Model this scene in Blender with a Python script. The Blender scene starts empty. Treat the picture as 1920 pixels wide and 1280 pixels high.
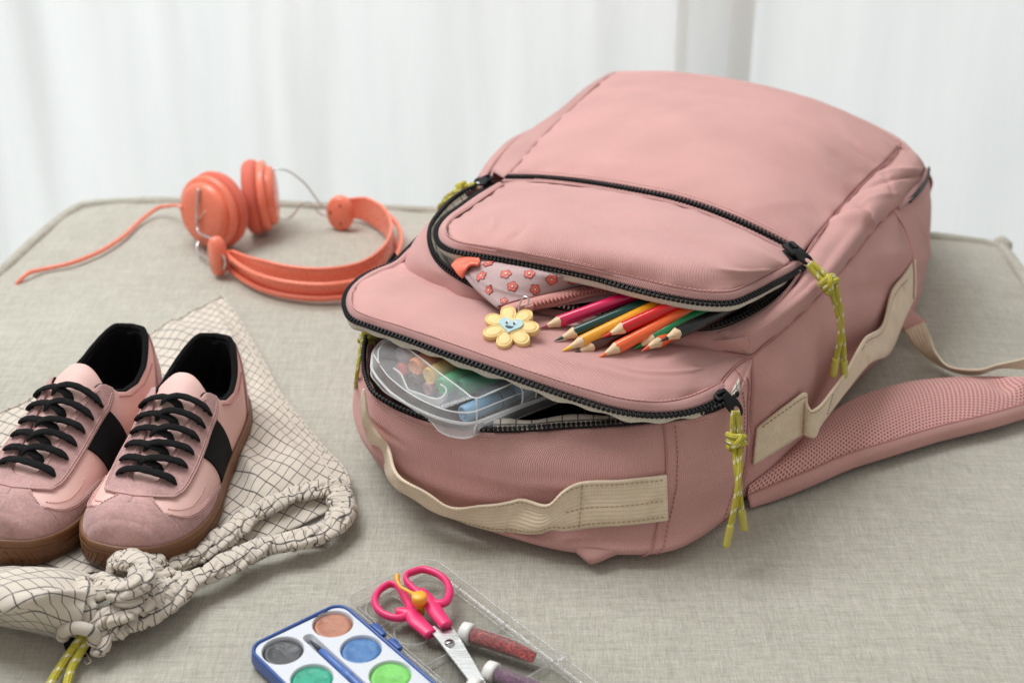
import bpy, bmesh, math, random
import numpy as np
from mathutils import Vector, Matrix, noise
random.seed(7); rad = math.radians
S = bpy.context.scene; COL = S.collection

# ---------------------------------------------------------------- camera, light, exposure
CAMH, PITCH, FPX = 0.59, rad(28.0), 2667.0
cam_d = bpy.data.cameras.new('camera'); cam = bpy.data.objects.new('camera', cam_d); COL.objects.link(cam)
cam.location = (0, 0, CAMH); cam.rotation_euler = (rad(90) - PITCH, 0, 0)
cam_d.sensor_width = 36; cam_d.lens = 50.0; cam_d.clip_start = .02; cam_d.clip_end = 60
cam_d.dof.use_dof = True; cam_d.dof.focus_distance = 0.97; cam_d.dof.aperture_fstop = 6.3
S.camera = cam
W = bpy.data.worlds.new('World'); S.world = W; W.use_nodes = True
bg = W.node_tree.nodes['Background']; bg.inputs[0].default_value = (1, .965, .92, 1); bg.inputs[1].default_value = .52
def area(name, loc, target, sx, sy, power, color):
    l = bpy.data.lights.new(name, 'AREA'); l.shape = 'RECTANGLE'; l.size = sx; l.size_y = sy; l.energy = power; l.color = color
    o = bpy.data.objects.new(name, l); COL.objects.link(o); o.location = loc
    o.rotation_euler = (Vector(target) - Vector(loc)).to_track_quat('-Z', 'Y').to_euler(); return o
area('window_light', (-.75, 1.55, 1.95), (0.05, .95, 0), 1.8, 1.2, 68, (.95, .98, 1))
area('window_behind_curtain', (0, 3.1, .5), (0, 1.8, .1), 4.2, 2.6, 45, (.90, .965, 1))
S.view_settings.view_transform = 'Standard'; S.view_settings.look = 'None'
S.view_settings.exposure = 0; S.view_settings.gamma = 1
S.cycles.use_denoising = True; S.cycles.max_bounces = 10; S.cycles.transparent_max_bounces = 24
S.cycles.caustics_reflective = False; S.cycles.caustics_refractive = False

# ---------------------------------------------------------------- placing and shaping helpers
def ray(px, py):
    x = (px - 960) / FPX; y = -(py - 640) / FPX
    return np.array([x, y * math.sin(PITCH) + math.cos(PITCH), y * math.cos(PITCH) - math.sin(PITCH)])
def P(px, py, z=0.0):
    d = ray(px, py); t = (z - CAMH) / d[2]; return np.array([d[0] * t, d[1] * t, z])
POC = np.array([-.040, .921]); PE1 = np.array([.9937, -.112]); PE2 = np.array([.112, .9937]); PHALF = .503
def pz(x, y):
    a = ((x - POC[0]) * PE1[0] + (y - POC[1]) * PE1[1]) / PHALF; b = ((x - POC[0]) * PE2[0] + (y - POC[1]) * PE2[1]) / PHALF
    a = max(-1.2, min(1.2, a)); b = max(-1.2, min(1.2, b))
    return -.011 * (abs(a) ** 8 + abs(b) ** 10)
def G(px, py, h=0.0):
    z = h
    for _ in range(4):
        q = P(px, py, z); z = pz(q[0], q[1]) + h
    return P(px, py, z)
def proj(q):
    d = np.asarray(q) - np.array([0, 0, CAMH]); yy = d[..., 1] * math.cos(PITCH) - d[..., 2] * math.sin(PITCH)
    return np.stack([960 + FPX * d[..., 0] / yy, 640 - FPX * (d[..., 1] * math.sin(PITCH) + d[..., 2] * math.cos(PITCH)) / yy], -1)
def snap(g, n, px, py, lift=.001):
    """the spot of surface grid g (normals n) seen at px, py, lifted off it"""
    s = proj(g); k = np.unravel_index(((s[..., 0] - px) ** 2 + (s[..., 1] - py) ** 2).argmin(), s.shape[:2]); d = ray(px, py); o = np.array([0, 0, CAMH])
    den = np.dot(d, n[k]); t = np.dot(g[k] - o, n[k]) / den if abs(den) > .12 else np.dot(g[k] - o, d) / np.dot(d, d)
    q = o + d * t
    if np.linalg.norm(q - g[k]) > .015: q = g[k]
    return q + n[k] * lift
def X(l): return np.array([P(*q) for q in l])
def XG(l): return np.array([G(*q) for q in l])
def interp(pts, tq, ts=None, closed=False):
    pts = np.asarray(pts, float); n = len(pts)
    if ts is None:
        d = np.sqrt(((pts[1:] - pts[:-1]) ** 2).reshape(n - 1, -1).sum(1)); d = np.maximum(d, 1e-9) ** .75
        ts = np.concatenate([[0], np.cumsum(d)]); ts /= ts[-1]
    m = np.zeros_like(pts); sh = (-1,) + (1,) * (pts.ndim - 1)
    if n > 2:
        h = (ts[1:] - ts[:-1]).reshape(sh); dl = (pts[1:] - pts[:-1]) / h
        m[1:-1] = (dl[:-1] * h[1:] + dl[1:] * h[:-1]) / (h[1:] + h[:-1])
        m[0] = 1.5 * dl[0] - .5 * m[1]; m[-1] = 1.5 * dl[-1] - .5 * m[-2]
        if closed: m[0] = m[-1] = .5 * (dl[0] + dl[-1])
    else: m[:] = pts[1] - pts[0]
    tq = np.asarray(tq, float); k = np.clip(np.searchsorted(ts, tq, side='right') - 1, 0, n - 2)
    hh = ts[k + 1] - ts[k]; s = ((tq - ts[k]) / hh).reshape(sh); H = hh.reshape(sh)
    return ((2 * s**3 - 3 * s**2 + 1) * pts[k] + (s**3 - 2 * s**2 + s) * H * m[k] + (-2 * s**3 + 3 * s**2) * pts[k + 1] + (s**3 - s**2) * H * m[k + 1])
def curve(pts, n, closed=False):
    pts = np.asarray(pts, float)
    if closed: pts = np.vstack([pts, pts[:1]])
    q = interp(pts, np.linspace(0, 1, max(200, n * 4)), closed=closed)
    d = np.concatenate([[0], np.cumsum(np.linalg.norm(q[1:] - q[:-1], axis=1))])
    tt = np.linspace(0, d[-1], n + 1 if closed else n)
    r = np.stack([np.interp(tt, d, q[:, i]) for i in range(3)], 1)
    return r[:-1] if closed else r
def nrm(v): 
    v = np.asarray(v, float); return v / (np.linalg.norm(v) + 1e-12)
def length(c): return float(np.linalg.norm(c[1:] - c[:-1], axis=1).sum())
def nz(p, f, seed=0): return noise.noise(Vector((p[0] * f + seed * 7.3, p[1] * f - seed * 3.1, p[2] * f + seed * 1.7)))

def root_of(o):
    off = np.zeros(3)
    while o is not None: off += np.array(o.location); o = o.parent
    return off
def mesh(name, v, f, m, parent=None, uv=None, smooth=True, local=False, matidx=None, kind=None):
    v = np.asarray(v, float)
    if parent is not None and not local: v = v - root_of(parent)
    me = bpy.data.meshes.new(name); me.from_pydata(v.tolist(), [], [tuple(int(i) for i in q) for q in f]); 
    for mm in (m if isinstance(m, (list, tuple)) else [m]): me.materials.append(mm)
    if smooth: me.polygons.foreach_set('use_smooth', [True] * len(me.polygons))
    if matidx is not None: me.polygons.foreach_set('material_index', matidx)
    if uv is not None:
        l = me.uv_layers.new(name='UVMap'); idx = np.zeros(len(me.loops), int); me.loops.foreach_get('vertex_index', idx)
        l.data.foreach_set('uv', np.asarray(uv, float)[idx].ravel())
    me.update(); o = bpy.data.objects.new(name, me); COL.objects.link(o)
    if parent is not None: o.parent = parent
    if kind: o['kind'] = kind
    return o
def thing(name, label, cat, loc=(0, 0, 0), group=None, rot=None):
    o = bpy.data.objects.new(name, None); COL.objects.link(o); o.location = loc; o.empty_display_size = .02
    if rot is not None: o.rotation_euler = rot
    o['label'] = label; o['category'] = cat
    if group: o['group'] = group
    return o
def tag(o, label=None, cat=None, group=None, kind=None):
    if label: o['label'] = label
    if cat: o['category'] = cat
    if group: o['group'] = group
    if kind: o['kind'] = kind
    return o
def solid(o, t, off=-1, bevel=0):
    md = o.modifiers.new('thickness', 'SOLIDIFY'); md.thickness = t; md.offset = off; md.use_rim = True; md.use_quality_normals = True
    if bevel: bev(o, bevel)
    return o
def bev(o, w, seg=2, ang=40):
    md = o.modifiers.new('bevel', 'BEVEL'); md.width = w; md.segments = seg; md.limit_method = 'ANGLE'; md.angle_limit = rad(ang)
    return o
def sub(o, n=1):
    md = o.modifiers.new('subdivision', 'SUBSURF'); md.levels = n; md.render_levels = n; return o
def gridfaces(nr, nc, closed=False, base=0):
    f = []
    for i in range(nr - 1):
        for j in range(nc if closed else nc - 1):
            k = (j + 1) % nc; f.append((base + i * nc + j, base + i * nc + k, base + (i + 1) * nc + k, base + (i + 1) * nc + j))
    return f
def gridnormals(g):
    du = np.gradient(g, axis=1); dv = np.gradient(g, axis=0); n = np.cross(du, dv)
    return n / (np.linalg.norm(n, axis=2, keepdims=True) + 1e-12)
def surfgrid(rows, nu, nv, disp=None):
    R = np.stack([curve(r, nu) for r in rows]); g = interp(R, np.linspace(0, 1, nv)) if len(R) > 2 else np.array([R[0] * (1 - t) + R[1] * t for t in np.linspace(0, 1, nv)])
    if disp is not None:
        n = gridnormals(g)
        if n[..., 2].mean() < 0: n = -n
        d = np.array([[disp(j / (nu - 1), i / (nv - 1), g[i, j]) for j in range(nu)] for i in range(nv)])
        g = g + n * d[..., None]
    return g
def guv(g):
    nv, nu = g.shape[:2]
    u = np.concatenate([np.zeros((nv, 1)), np.cumsum(np.linalg.norm(g[:, 1:] - g[:, :-1], axis=2), axis=1)], 1)
    v = np.concatenate([np.zeros((1, nu)), np.cumsum(np.linalg.norm(g[1:] - g[:-1], axis=2), axis=0)], 0)
    u = u - u.mean(1, keepdims=True) * 0; return np.stack([u, v], -1).reshape(-1, 2)
def polyl(pts, n, k=3):
    pts = np.asarray(pts, float); d = np.concatenate([[0], np.cumsum(np.linalg.norm(pts[1:] - pts[:-1], axis=1))]); t = np.linspace(0, d[-1], n)
    q = np.stack([np.interp(t, d, pts[:, i]) for i in range(3)], 1)
    for _ in range(k): q[1:-1] = .25 * q[:-2] + .5 * q[1:-1] + .25 * q[2:]
    return q
def pucker(a, ku, kv=None, f=70): return lambda u, v, p: a * math.exp(-min(min(u, 1 - u) * ku, min(v, 1 - v) * (kv or ku))) * nz(p, f, 33)
def puff(a, ku, kv=None): return lambda u, v, p: a * (1 - math.exp(-min(min(u, 1 - u) * ku, min(v, 1 - v) * (kv or ku))))
GRIDS = {}
def surf(name, rows, m, parent, nu=60, nv=30, thick=0, disp=None, off=-1, bevel=0, **kw):
    g = surfgrid(rows, nu, nv, disp); f = gridfaces(nv, nu); GRIDS[name] = g
    if gridnormals(g)[..., 2].mean() < 0: f = [q[::-1] for q in f]
    o = mesh(name, g.reshape(-1, 3), f, m, parent, uv=guv(g), **kw)
    if thick: solid(o, thick, off, bevel)
    return o
def frames(c, up=None):
    n = len(c); T = np.gradient(c, axis=0); T /= np.linalg.norm(T, axis=1, keepdims=True) + 1e-12
    N = np.zeros_like(c)
    if up is not None and np.ndim(up) == 1:
        for i in range(n): N[i] = nrm(np.array(up) - T[i] * np.dot(up, T[i]))
    elif up is not None:
        for i in range(n): N[i] = nrm(up[i] - T[i] * np.dot(up[i], T[i]))
    else:
        a = np.array([0, 0, 1.]) if abs(T[0][2]) < .9 else np.array([1., 0, 0]); N[0] = nrm(a - T[0] * a.dot(T[0]))
        for i in range(1, n): N[i] = nrm(N[i - 1] - T[i] * np.dot(N[i - 1], T[i]))
    return T, N, np.cross(T, N)
def tubegeo(c, r, seg=8, ry=None, up=None, cap=True, closed=False):
    """r across (binormal), ry along normal"""
    n = len(c); r = np.broadcast_to(r, (n,)); ry = r if ry is None else np.broadcast_to(ry, (n,))
    if closed:
        cc = np.vstack([c[-2:], c, c[:2]]); T, N, B = frames(cc, up if up is not None else (0, 0, 1)); T, N, B = T[2:-2], N[2:-2], B[2:-2]
    else: T, N, B = frames(c, up)
    a = np.linspace(0, 2 * math.pi, seg, endpoint=False)
    v = c[:, None] + N[:, None] * (ry[:, None] * np.sin(a))[..., None] + B[:, None] * (r[:, None] * np.cos(a))[..., None]
    f = gridfaces(n, seg, True); v = v.reshape(-1, 3); L = length(c)
    uv = np.stack(np.meshgrid(np.linspace(0, 1, seg), np.linspace(0, L, n)), -1).reshape(-1, 2)
    if closed: f += [((n - 1) * seg + j, (n - 1) * seg + (j + 1) % seg, (j + 1) % seg, j) for j in range(seg)]
    elif cap: f += [tuple(range(seg))[::-1], tuple((n - 1) * seg + j for j in range(seg))]
    f = [tuple(q[::-1]) for q in f]
    return v, f, uv
def tube(name, pts, r, m, parent, n=None, seg=8, smooth_pts=True, closed=False, **kw):
    k = {q: kw.pop(q) for q in ('ry', 'up', 'cap') if q in kw}
    pts = np.asarray(pts, float)
    if smooth_pts: pts = curve(pts, n or max(12, len(pts) * 8), closed)
    v, f, uv = tubegeo(pts, r, seg, closed=closed, **k)
    return mesh(name, v, f, m, parent, uv=uv, **kw)
class MB:
    def __init__(s): s.v = []; s.f = []; s.mi = []
    def add(s, v, f, mi=0):
        b = len(s.v); s.v += [tuple(q) for q in v]; s.f += [tuple(int(i) + b for i in q) for q in f]; s.mi += [mi] * len(f)
    def box(s, c, x, y, z, mi=0):
        c, x, y, z = map(np.asarray, (c, x, y, z)); v = [c + a * x + b * y + d * z for a in (-1, 1) for b in (-1, 1) for d in (-1, 1)]
        s.add(v, [(0, 1, 3, 2), (4, 6, 7, 5), (0, 4, 5, 1), (2, 3, 7, 6), (0, 2, 6, 4), (1, 5, 7, 3)], mi)
    def build(s, name, m, parent=None, **kw): return mesh(name, s.v, s.f, m, parent, matidx=s.mi, **kw)
def lathe(prof, seg=32):
    """profile (radius, z) about z"""
    v = []; f = []
    for r, z in prof:
        for k in range(seg): a = 2 * math.pi * k / seg; v.append((r * math.cos(a), r * math.sin(a), z))
    f = gridfaces(len(prof), seg, True)
    f.append(tuple(range(seg))[::-1]); f.append(tuple((len(prof) - 1) * seg + k for k in range(seg))); return np.array(v), f
def xform(v, o, x, y, z): return np.asarray(o) + np.outer(v[:, 0], x) + np.outer(v[:, 1], y) + np.outer(v[:, 2], z)
def axes(zdir, xhint=(0, 0, 1)):
    z = nrm(zdir)
    if abs(np.dot(nrm(xhint), z)) > .999: xhint = (1, 0, 0)
    x = nrm(np.array(xhint) - z * np.dot(xhint, z)); return x, np.cross(z, x), z
def prism(poly, h, z0=0):
    n = len(poly); v = [(p[0], p[1], z0) for p in poly] + [(p[0], p[1], z0 + h) for p in poly]
    f = [tuple(range(n))[::-1], tuple(range(n, 2 * n))] + [(i, (i + 1) % n, n + (i + 1) % n, n + i) for i in range(n)]; return np.array(v), f

# ---------------------------------------------------------------- materials
def mat(name, col, rough=.6, metal=0, **kw):
    m = bpy.data.materials.new(name); m.use_nodes = True; b = m.node_tree.nodes['Principled BSDF']
    b.inputs['Base Color'].default_value = (*col, 1); b.inputs['Roughness'].default_value = rough; b.inputs['Metallic'].default_value = metal
    for k, v in kw.items(): b.inputs[k.replace('_', ' ')].default_value = v
    return m
class NT:
    def __init__(s, m): s.t = m.node_tree; s.b = s.t.nodes['Principled BSDF']
    def n(s, t, **kw):
        x = s.t.nodes.new(t)
        for k, v in kw.items():
            if hasattr(x, k): setattr(x, k, v)
            else: x.inputs[k].default_value = v
        return x
    def l(s, a, b): s.t.links.new(a, b)
    def math(s, op, a, b=None):
        x = s.t.nodes.new('ShaderNodeMath'); x.operation = op
        for i, q in enumerate((a, b)):
            if q is None: continue
            if isinstance(q, (int, float)): x.inputs[i].default_value = q
            else: s.l(q, x.inputs[i])
        return x.outputs[0]
    def coord(s, which='Object', scale=(1, 1, 1), rot=(0, 0, 0)):
        c = s.n('ShaderNodeTexCoord'); mp = s.n('ShaderNodeMapping'); mp.inputs['Scale'].default_value = scale; mp.inputs['Rotation'].default_value = rot
        s.l(c.outputs[which], mp.inputs[0]); return mp.outputs[0]
    def noise(s, vec, scale, detail=3, rough=.5):
        x = s.n('ShaderNodeTexNoise'); x.inputs['Scale'].default_value = scale; x.inputs['Detail'].default_value = detail; x.inputs['Roughness'].default_value = rough
        s.l(vec, x.inputs['Vector']); return x.outputs['Fac']
    def mixc(s, fac, a, b, mode='MIX'):
        x = s.n('ShaderNodeMix'); x.data_type = 'RGBA'; x.blend_type = mode
        for sock, q in ((x.inputs[0], fac), (x.inputs[6], a), (x.inputs[7], b)):
            if isinstance(q, (int, float)): sock.default_value = q
            elif isinstance(q, tuple): sock.default_value = (*q, 1)
            else: s.l(q, sock)
        return x.outputs[2]
    def ramp(s, fac, a, b, lo=0, hi=1):
        r = s.n('ShaderNodeMapRange'); s.l(fac, r.inputs[0]); r.inputs[1].default_value = a; r.inputs[2].default_value = b; r.inputs[3].default_value = lo; r.inputs[4].default_value = hi
        return r.outputs[0]
    def bump(s, h, strength=.3, dist=.001):
        x = s.n('ShaderNodeBump'); x.inputs['Strength'].default_value = strength; x.inputs['Distance'].default_value = dist
        s.l(h, x.inputs['Height']); s.l(x.outputs[0], s.b.inputs['Normal'])
    def color(s, c): s.l(c, s.b.inputs['Base Color'])
def scale_c(c, k): return tuple(q * k for q in c)
def fabric(name, col, weave=950, var=.20, rough=.95, bump=.7, sheen=.15):
    m = mat(name, col, rough); t = NT(m); t.b.inputs['Specular IOR Level'].default_value = .25; t.b.inputs['Sheen Weight'].default_value = sheen; t.b.inputs['Sheen Roughness'].default_value = .5
    c = t.coord('Object'); a = t.noise(c, weave, 2); b = t.noise(c, 18, 4)
    d = t.coord('UV', (1, 1, 1), (0, 0, rad(35))); w = t.n('ShaderNodeTexWave'); w.inputs['Scale'].default_value = 250; w.inputs['Distortion'].default_value = .6; w.inputs['Detail'].default_value = 1; t.l(d, w.inputs['Vector'])
    h = t.math('ADD', t.math('MULTIPLY', a, .8), t.math('MULTIPLY', w.outputs['Fac'], 1.1))
    t.color(t.mixc(t.ramp(t.math('ADD', t.math('MULTIPLY', h, .6), b), .5, 1.6), scale_c(col, 1 - var), scale_c(col, 1 + var * .6)))
    t.bump(h, bump, .0006); return m
def suede(name, col, var=.32):
    m = mat(name, col, .95); t = NT(m); t.b.inputs['Sheen Weight'].default_value = .3 if col[0] > .1 else .02; t.b.inputs['Specular IOR Level'].default_value = .2
    c = t.coord('Object'); a = t.noise(c, 420, 5, .7); b = t.noise(c, 45, 4)
    t.color(t.mixc(t.ramp(t.math('ADD', a, b), .7, 1.3), scale_c(col, 1 - var), scale_c(col, 1 + var * .5))); t.bump(a, .6, .0006); return m
def leather(name, col):
    m = mat(name, col, .55); t = NT(m); t.b.inputs['Specular IOR Level'].default_value = .35; c = t.coord('Object'); a = t.noise(c, 500, 4); b = t.noise(c, 25, 3)
    t.color(t.mixc(t.ramp(b, .3, .7), scale_c(col, .93), scale_c(col, 1.05))); t.bump(a, .25, .0004); return m
def webbing(name, col, pitch=.0011):
    m = mat(name, col, .85); t = NT(m); t.b.inputs['Sheen Weight'].default_value = .2
    c = t.n('ShaderNodeTexCoord'); sp = t.n('ShaderNodeSeparateXYZ'); t.l(c.outputs['UV'], sp.inputs[0])
    s1 = t.math('SINE', t.math('MULTIPLY', sp.outputs[1], 6.283 / pitch)); s2 = t.math('SINE', t.math('MULTIPLY', sp.outputs[0], 6.283 / (pitch * .8)))
    h = t.math('ADD', t.math('MULTIPLY', s1, .6), t.math('MULTIPLY', s2, .25)); o = t.coord('Object'); b = t.noise(o, 90, 4)
    hh = t.math('ADD', t.math('MULTIPLY', h, .22), b)
    t.color(t.mixc(t.ramp(hh, .2, .85), scale_c(col, .84), scale_c(col, 1.06))); t.bump(h, .5, .0006); return m
def gridcloth(name, col=(.58, .51, .43), line=(.035, .035, .04), pitch=.0106, w=.048, rot=0.0):
    m = mat(name, col, .9); t = NT(m); t.b.inputs['Sheen Weight'].default_value = .2
    c = t.coord('UV', (1, 1, 1), (0, 0, rot)); sp = t.n('ShaderNodeSeparateXYZ'); t.l(c, sp.inputs[0]); o = t.coord('Object'); wob = t.noise(o, 500, 2)
    ls = []
    for k in (0, 1):
        fr = t.math('FRACT', t.math('ADD', t.math('MULTIPLY', sp.outputs[k], 1 / pitch), t.math('MULTIPLY', wob, .03)))
        ls.append(t.ramp(t.math('ABSOLUTE', t.math('SUBTRACT', fr, .5)), w * .6, w * 1.3, 1, 0))
    f = t.math('MAXIMUM', ls[0], ls[1]); f = t.math('MULTIPLY', f, t.ramp(wob, .3, .6, .75, .95)); b = t.noise(o, 40, 3)
    base = t.mixc(t.ramp(b, .3, .7), scale_c(col, .93), scale_c(col, 1.05)); t.color(t.mixc(f, base, line)); t.bump(t.noise(o, 1500, 2), .3, .0004); return m
def plastic(name, col, rough=.35, sss=.0, var=.03):
    m = mat(name, col, rough); t = NT(m); c = t.coord('Object'); b = t.noise(c, 120, 4)
    t.color(t.mixc(b, scale_c(col, 1 - var), scale_c(col, 1 + var))); t.l(t.ramp(t.noise(c, 300, 4), .2, .8, rough * .85, min(1, rough * 1.2)), t.b.inputs['Roughness'])
    if max(col) < .05: t.b.inputs['Specular IOR Level'].default_value = .25
    if sss: t.b.inputs['Subsurface Weight'].default_value = sss; t.b.inputs['Subsurface Radius'].default_value = (.004, .002, .001)
    return m
def clear(name, tint=(.97, .98, .98), body=.06, frost=(.8, .83, .84), rough=.08, edge=.35):
    """thin clear plastic: mostly see-through, a little milky, brighter at grazing angles"""
    m = bpy.data.materials.new(name); m.use_nodes = True; t = m.node_tree; t.nodes.clear()
    N = lambda k: t.nodes.new(k); out = N('ShaderNodeOutputMaterial'); tr = N('ShaderNodeBsdfTransparent'); tr.inputs[0].default_value = (*tint, 1)
    gl = N('ShaderNodeBsdfGlossy'); gl.inputs['Roughness'].default_value = rough
    di = N('ShaderNodeBsdfDiffuse'); di.inputs[0].default_value = (*frost, 1); tl = N('ShaderNodeBsdfTranslucent'); tl.inputs[0].default_value = (*frost, 1)
    ad = N('ShaderNodeMixShader'); ad.inputs[0].default_value = .5; t.links.new(di.outputs[0], ad.inputs[1]); t.links.new(tl.outputs[0], ad.inputs[2])
    lw = N('ShaderNodeLayerWeight'); lw.inputs[0].default_value = .25; mr = N('ShaderNodeMapRange'); t.links.new(lw.outputs['Facing'], mr.inputs[0]); mr.inputs[3].default_value = body; mr.inputs[4].default_value = min(1, body + edge)
    tc = N('ShaderNodeTexCoord'); ns = N('ShaderNodeTexNoise'); ns.inputs['Scale'].default_value = 60; t.links.new(tc.outputs['Object'], ns.inputs['Vector'])
    mu = N('ShaderNodeMath'); mu.operation = 'MULTIPLY'; t.links.new(mr.outputs[0], mu.inputs[0]); m2 = N('ShaderNodeMapRange'); t.links.new(ns.outputs['Fac'], m2.inputs[0]); m2.inputs[3].default_value = .7; m2.inputs[4].default_value = 1.3; t.links.new(m2.outputs[0], mu.inputs[1])
    a = N('ShaderNodeMixShader'); t.links.new(mu.outputs[0], a.inputs[0]); t.links.new(tr.outputs[0], a.inputs[1]); t.links.new(ad.outputs[0], a.inputs[2])
    pw = N('ShaderNodeMath'); pw.operation = 'POWER'; t.links.new(lw.outputs['Facing'], pw.inputs[0]); pw.inputs[1].default_value = 3.0; lw.inputs[0].default_value = .5
    fr = N('ShaderNodeMapRange'); t.links.new(pw.outputs[0], fr.inputs[0]); fr.inputs[3].default_value = .035; fr.inputs[4].default_value = .47; b = N('ShaderNodeMixShader'); t.links.new(fr.outputs[0], b.inputs[0]); t.links.new(a.outputs[0], b.inputs[1]); t.links.new(gl.outputs[0], b.inputs[2])
    t.links.new(b.outputs[0], out.inputs[0]); return m
PINK = (.655, .352, .325)
M = dict(
    pink=fabric('pink_twill', PINK), pink_seam=fabric('pink_seam_edge', (.60, .33, .31)), pink_thread=mat('pink_thread', (.66, .40, .36), .7),
    dark_thread=mat('dusty_thread', (.44, .20, .19), .9), seam_line=mat('seam_stitch_thread', (.40, .18, .165), .9), tan_thread=mat('tan_thread', (.38, .28, .18), .8), cream=fabric('cream_lining', (.70, .64, .53), 900, .08),  # seam_line: stitching thread in a deeper pink than the twill
    black_plastic=plastic('black_zip_plastic', (.006, .006, .007), .5), black_cloth=fabric('black_cloth', (.005, .005, .0055), 900, .3, sheen=0),
    beige=webbing('beige_webbing', (.80, .655, .48), .0030), grid=gridcloth('grid_check_cotton'), grid_in=gridcloth('grid_lining', (.55, .46, .36), pitch=.0135),
    cord=None, cord_tip=plastic('olive_cord_tip', (.50, .45, .08), .3), white_thread=mat('white_thread', (.75, .72, .62), .7),
    suede=suede('pink_suede', (.50, .295, .28)), shoe_leather=leather('pale_pink_leather', (.78, .50, .45)), black_suede=suede('black_suede', (.005, .005, .0055), .2),
    lace=fabric('black_lace', (.006, .006, .0065), 1600, .3, sheen=.02), gum=plastic('gum_rubber', (.165, .068, .026), .45, .15, .12),
    coral=plastic('coral_plastic', (.82, .21, .125), .27), coral_soft=fabric('coral_padding', (.70, .155, .10), 1200, .1, .75), steel=mat('steel', (.62, .62, .62), .22, 1.0), hole=mat('dark_hole', (.16, .02, .015), .8),
)
def mk_cord():
    m = mat('olive_cord', (.46, .40, .03), .75); t = NT(m); c = t.n('ShaderNodeTexCoord'); sp = t.n('ShaderNodeSeparateXYZ'); t.l(c.outputs['UV'], sp.inputs[0])
    d = t.math('FRACT', t.math('ADD', t.math('MULTIPLY', sp.outputs[1], 1 / .0115), t.math('MULTIPLY', sp.outputs[0], 1.0)))
    a = t.math('LESS_THAN', d, .22); fl = t.math('FRACT', t.math('MULTIPLY', sp.outputs[0], 5)); a = t.math('MULTIPLY', a, t.math('GREATER_THAN', fl, .35))
    base = t.mixc(t.noise(t.coord('Object'), 400, 3), (.36, .31, .02), (.56, .49, .05)); t.color(t.mixc(a, base, (.72, .68, .5)))
    w = t.math('SINE', t.math('MULTIPLY', sp.outputs[0], 6.283 * 9)); t.bump(w, .5, .0005); return m
M['cord'] = mk_cord()
def mk_linen():
    m = mat('grey_linen_weave', (.42, .39, .33), .92); t = NT(m); t.b.inputs['Sheen Weight'].default_value = .15
    r = (0, 0, rad(6.6)); a = t.noise(t.coord('Object', (90, 1300, 200), r), 1, 3, .6); b = t.noise(t.coord('Object', (1300, 110, 200), r), 1, 3, .6)
    c = t.noise(t.coord('Object', (22, 260, 50), r), 1, 3, .5); d = t.noise(t.coord('Object', (260, 28, 50), r), 1, 3, .5); e = t.noise(t.coord('Object'), 7, 3)
    h = t.math('ADD', a, b); s = t.math('ADD', t.math('MULTIPLY', c, .5), t.math('MULTIPLY', d, .4)); f = t.math('ADD', t.math('ADD', h, s), t.math('MULTIPLY', e, .3))
    t.color(t.mixc(t.ramp(f, 1.2, 2.0), (.35, .328, .268), (.60, .572, .49))); t.bump(h, .9, .0011); return m
M['linen'] = mk_linen()
def mk_curtain(ca=(.77, .785, .78), cb=(.90, .905, .90), tr=.5):
    m = bpy.data.materials.new('sheer_white_cotton'); m.use_nodes = True; t = m.node_tree; b = t.nodes['Principled BSDF']; n = NT(m)
    a = n.noise(n.coord('Object', (700, 1, 12)), 1, 2); c = n.noise(n.coord('Object', (9, 1, 1.1)), 1, 3); f = n.math('ADD', n.math('MULTIPLY', a, .35), c)  # broad vertical noise paints pleat shading into the cloth colour
    colr = n.mixc(n.ramp(f, .4, .95), ca, cb); n.l(colr, b.inputs['Base Color']); b.inputs['Roughness'].default_value = .95; b.inputs['Specular IOR Level'].default_value = 0
    tl = n.n('ShaderNodeBsdfTranslucent'); n.l(colr, tl.inputs[0]); mx = n.n('ShaderNodeMixShader'); mx.inputs[0].default_value = tr
    n.l(b.outputs[0], mx.inputs[1]); n.l(tl.outputs[0], mx.inputs[2]); n.l(mx.outputs[0], t.nodes['Material Output'].inputs[0]); return m
M['curtain'] = mk_curtain(); M['curtain_fold'] = mk_curtain((.90, .895, .87), (.94, .935, .92), .54)

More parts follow.
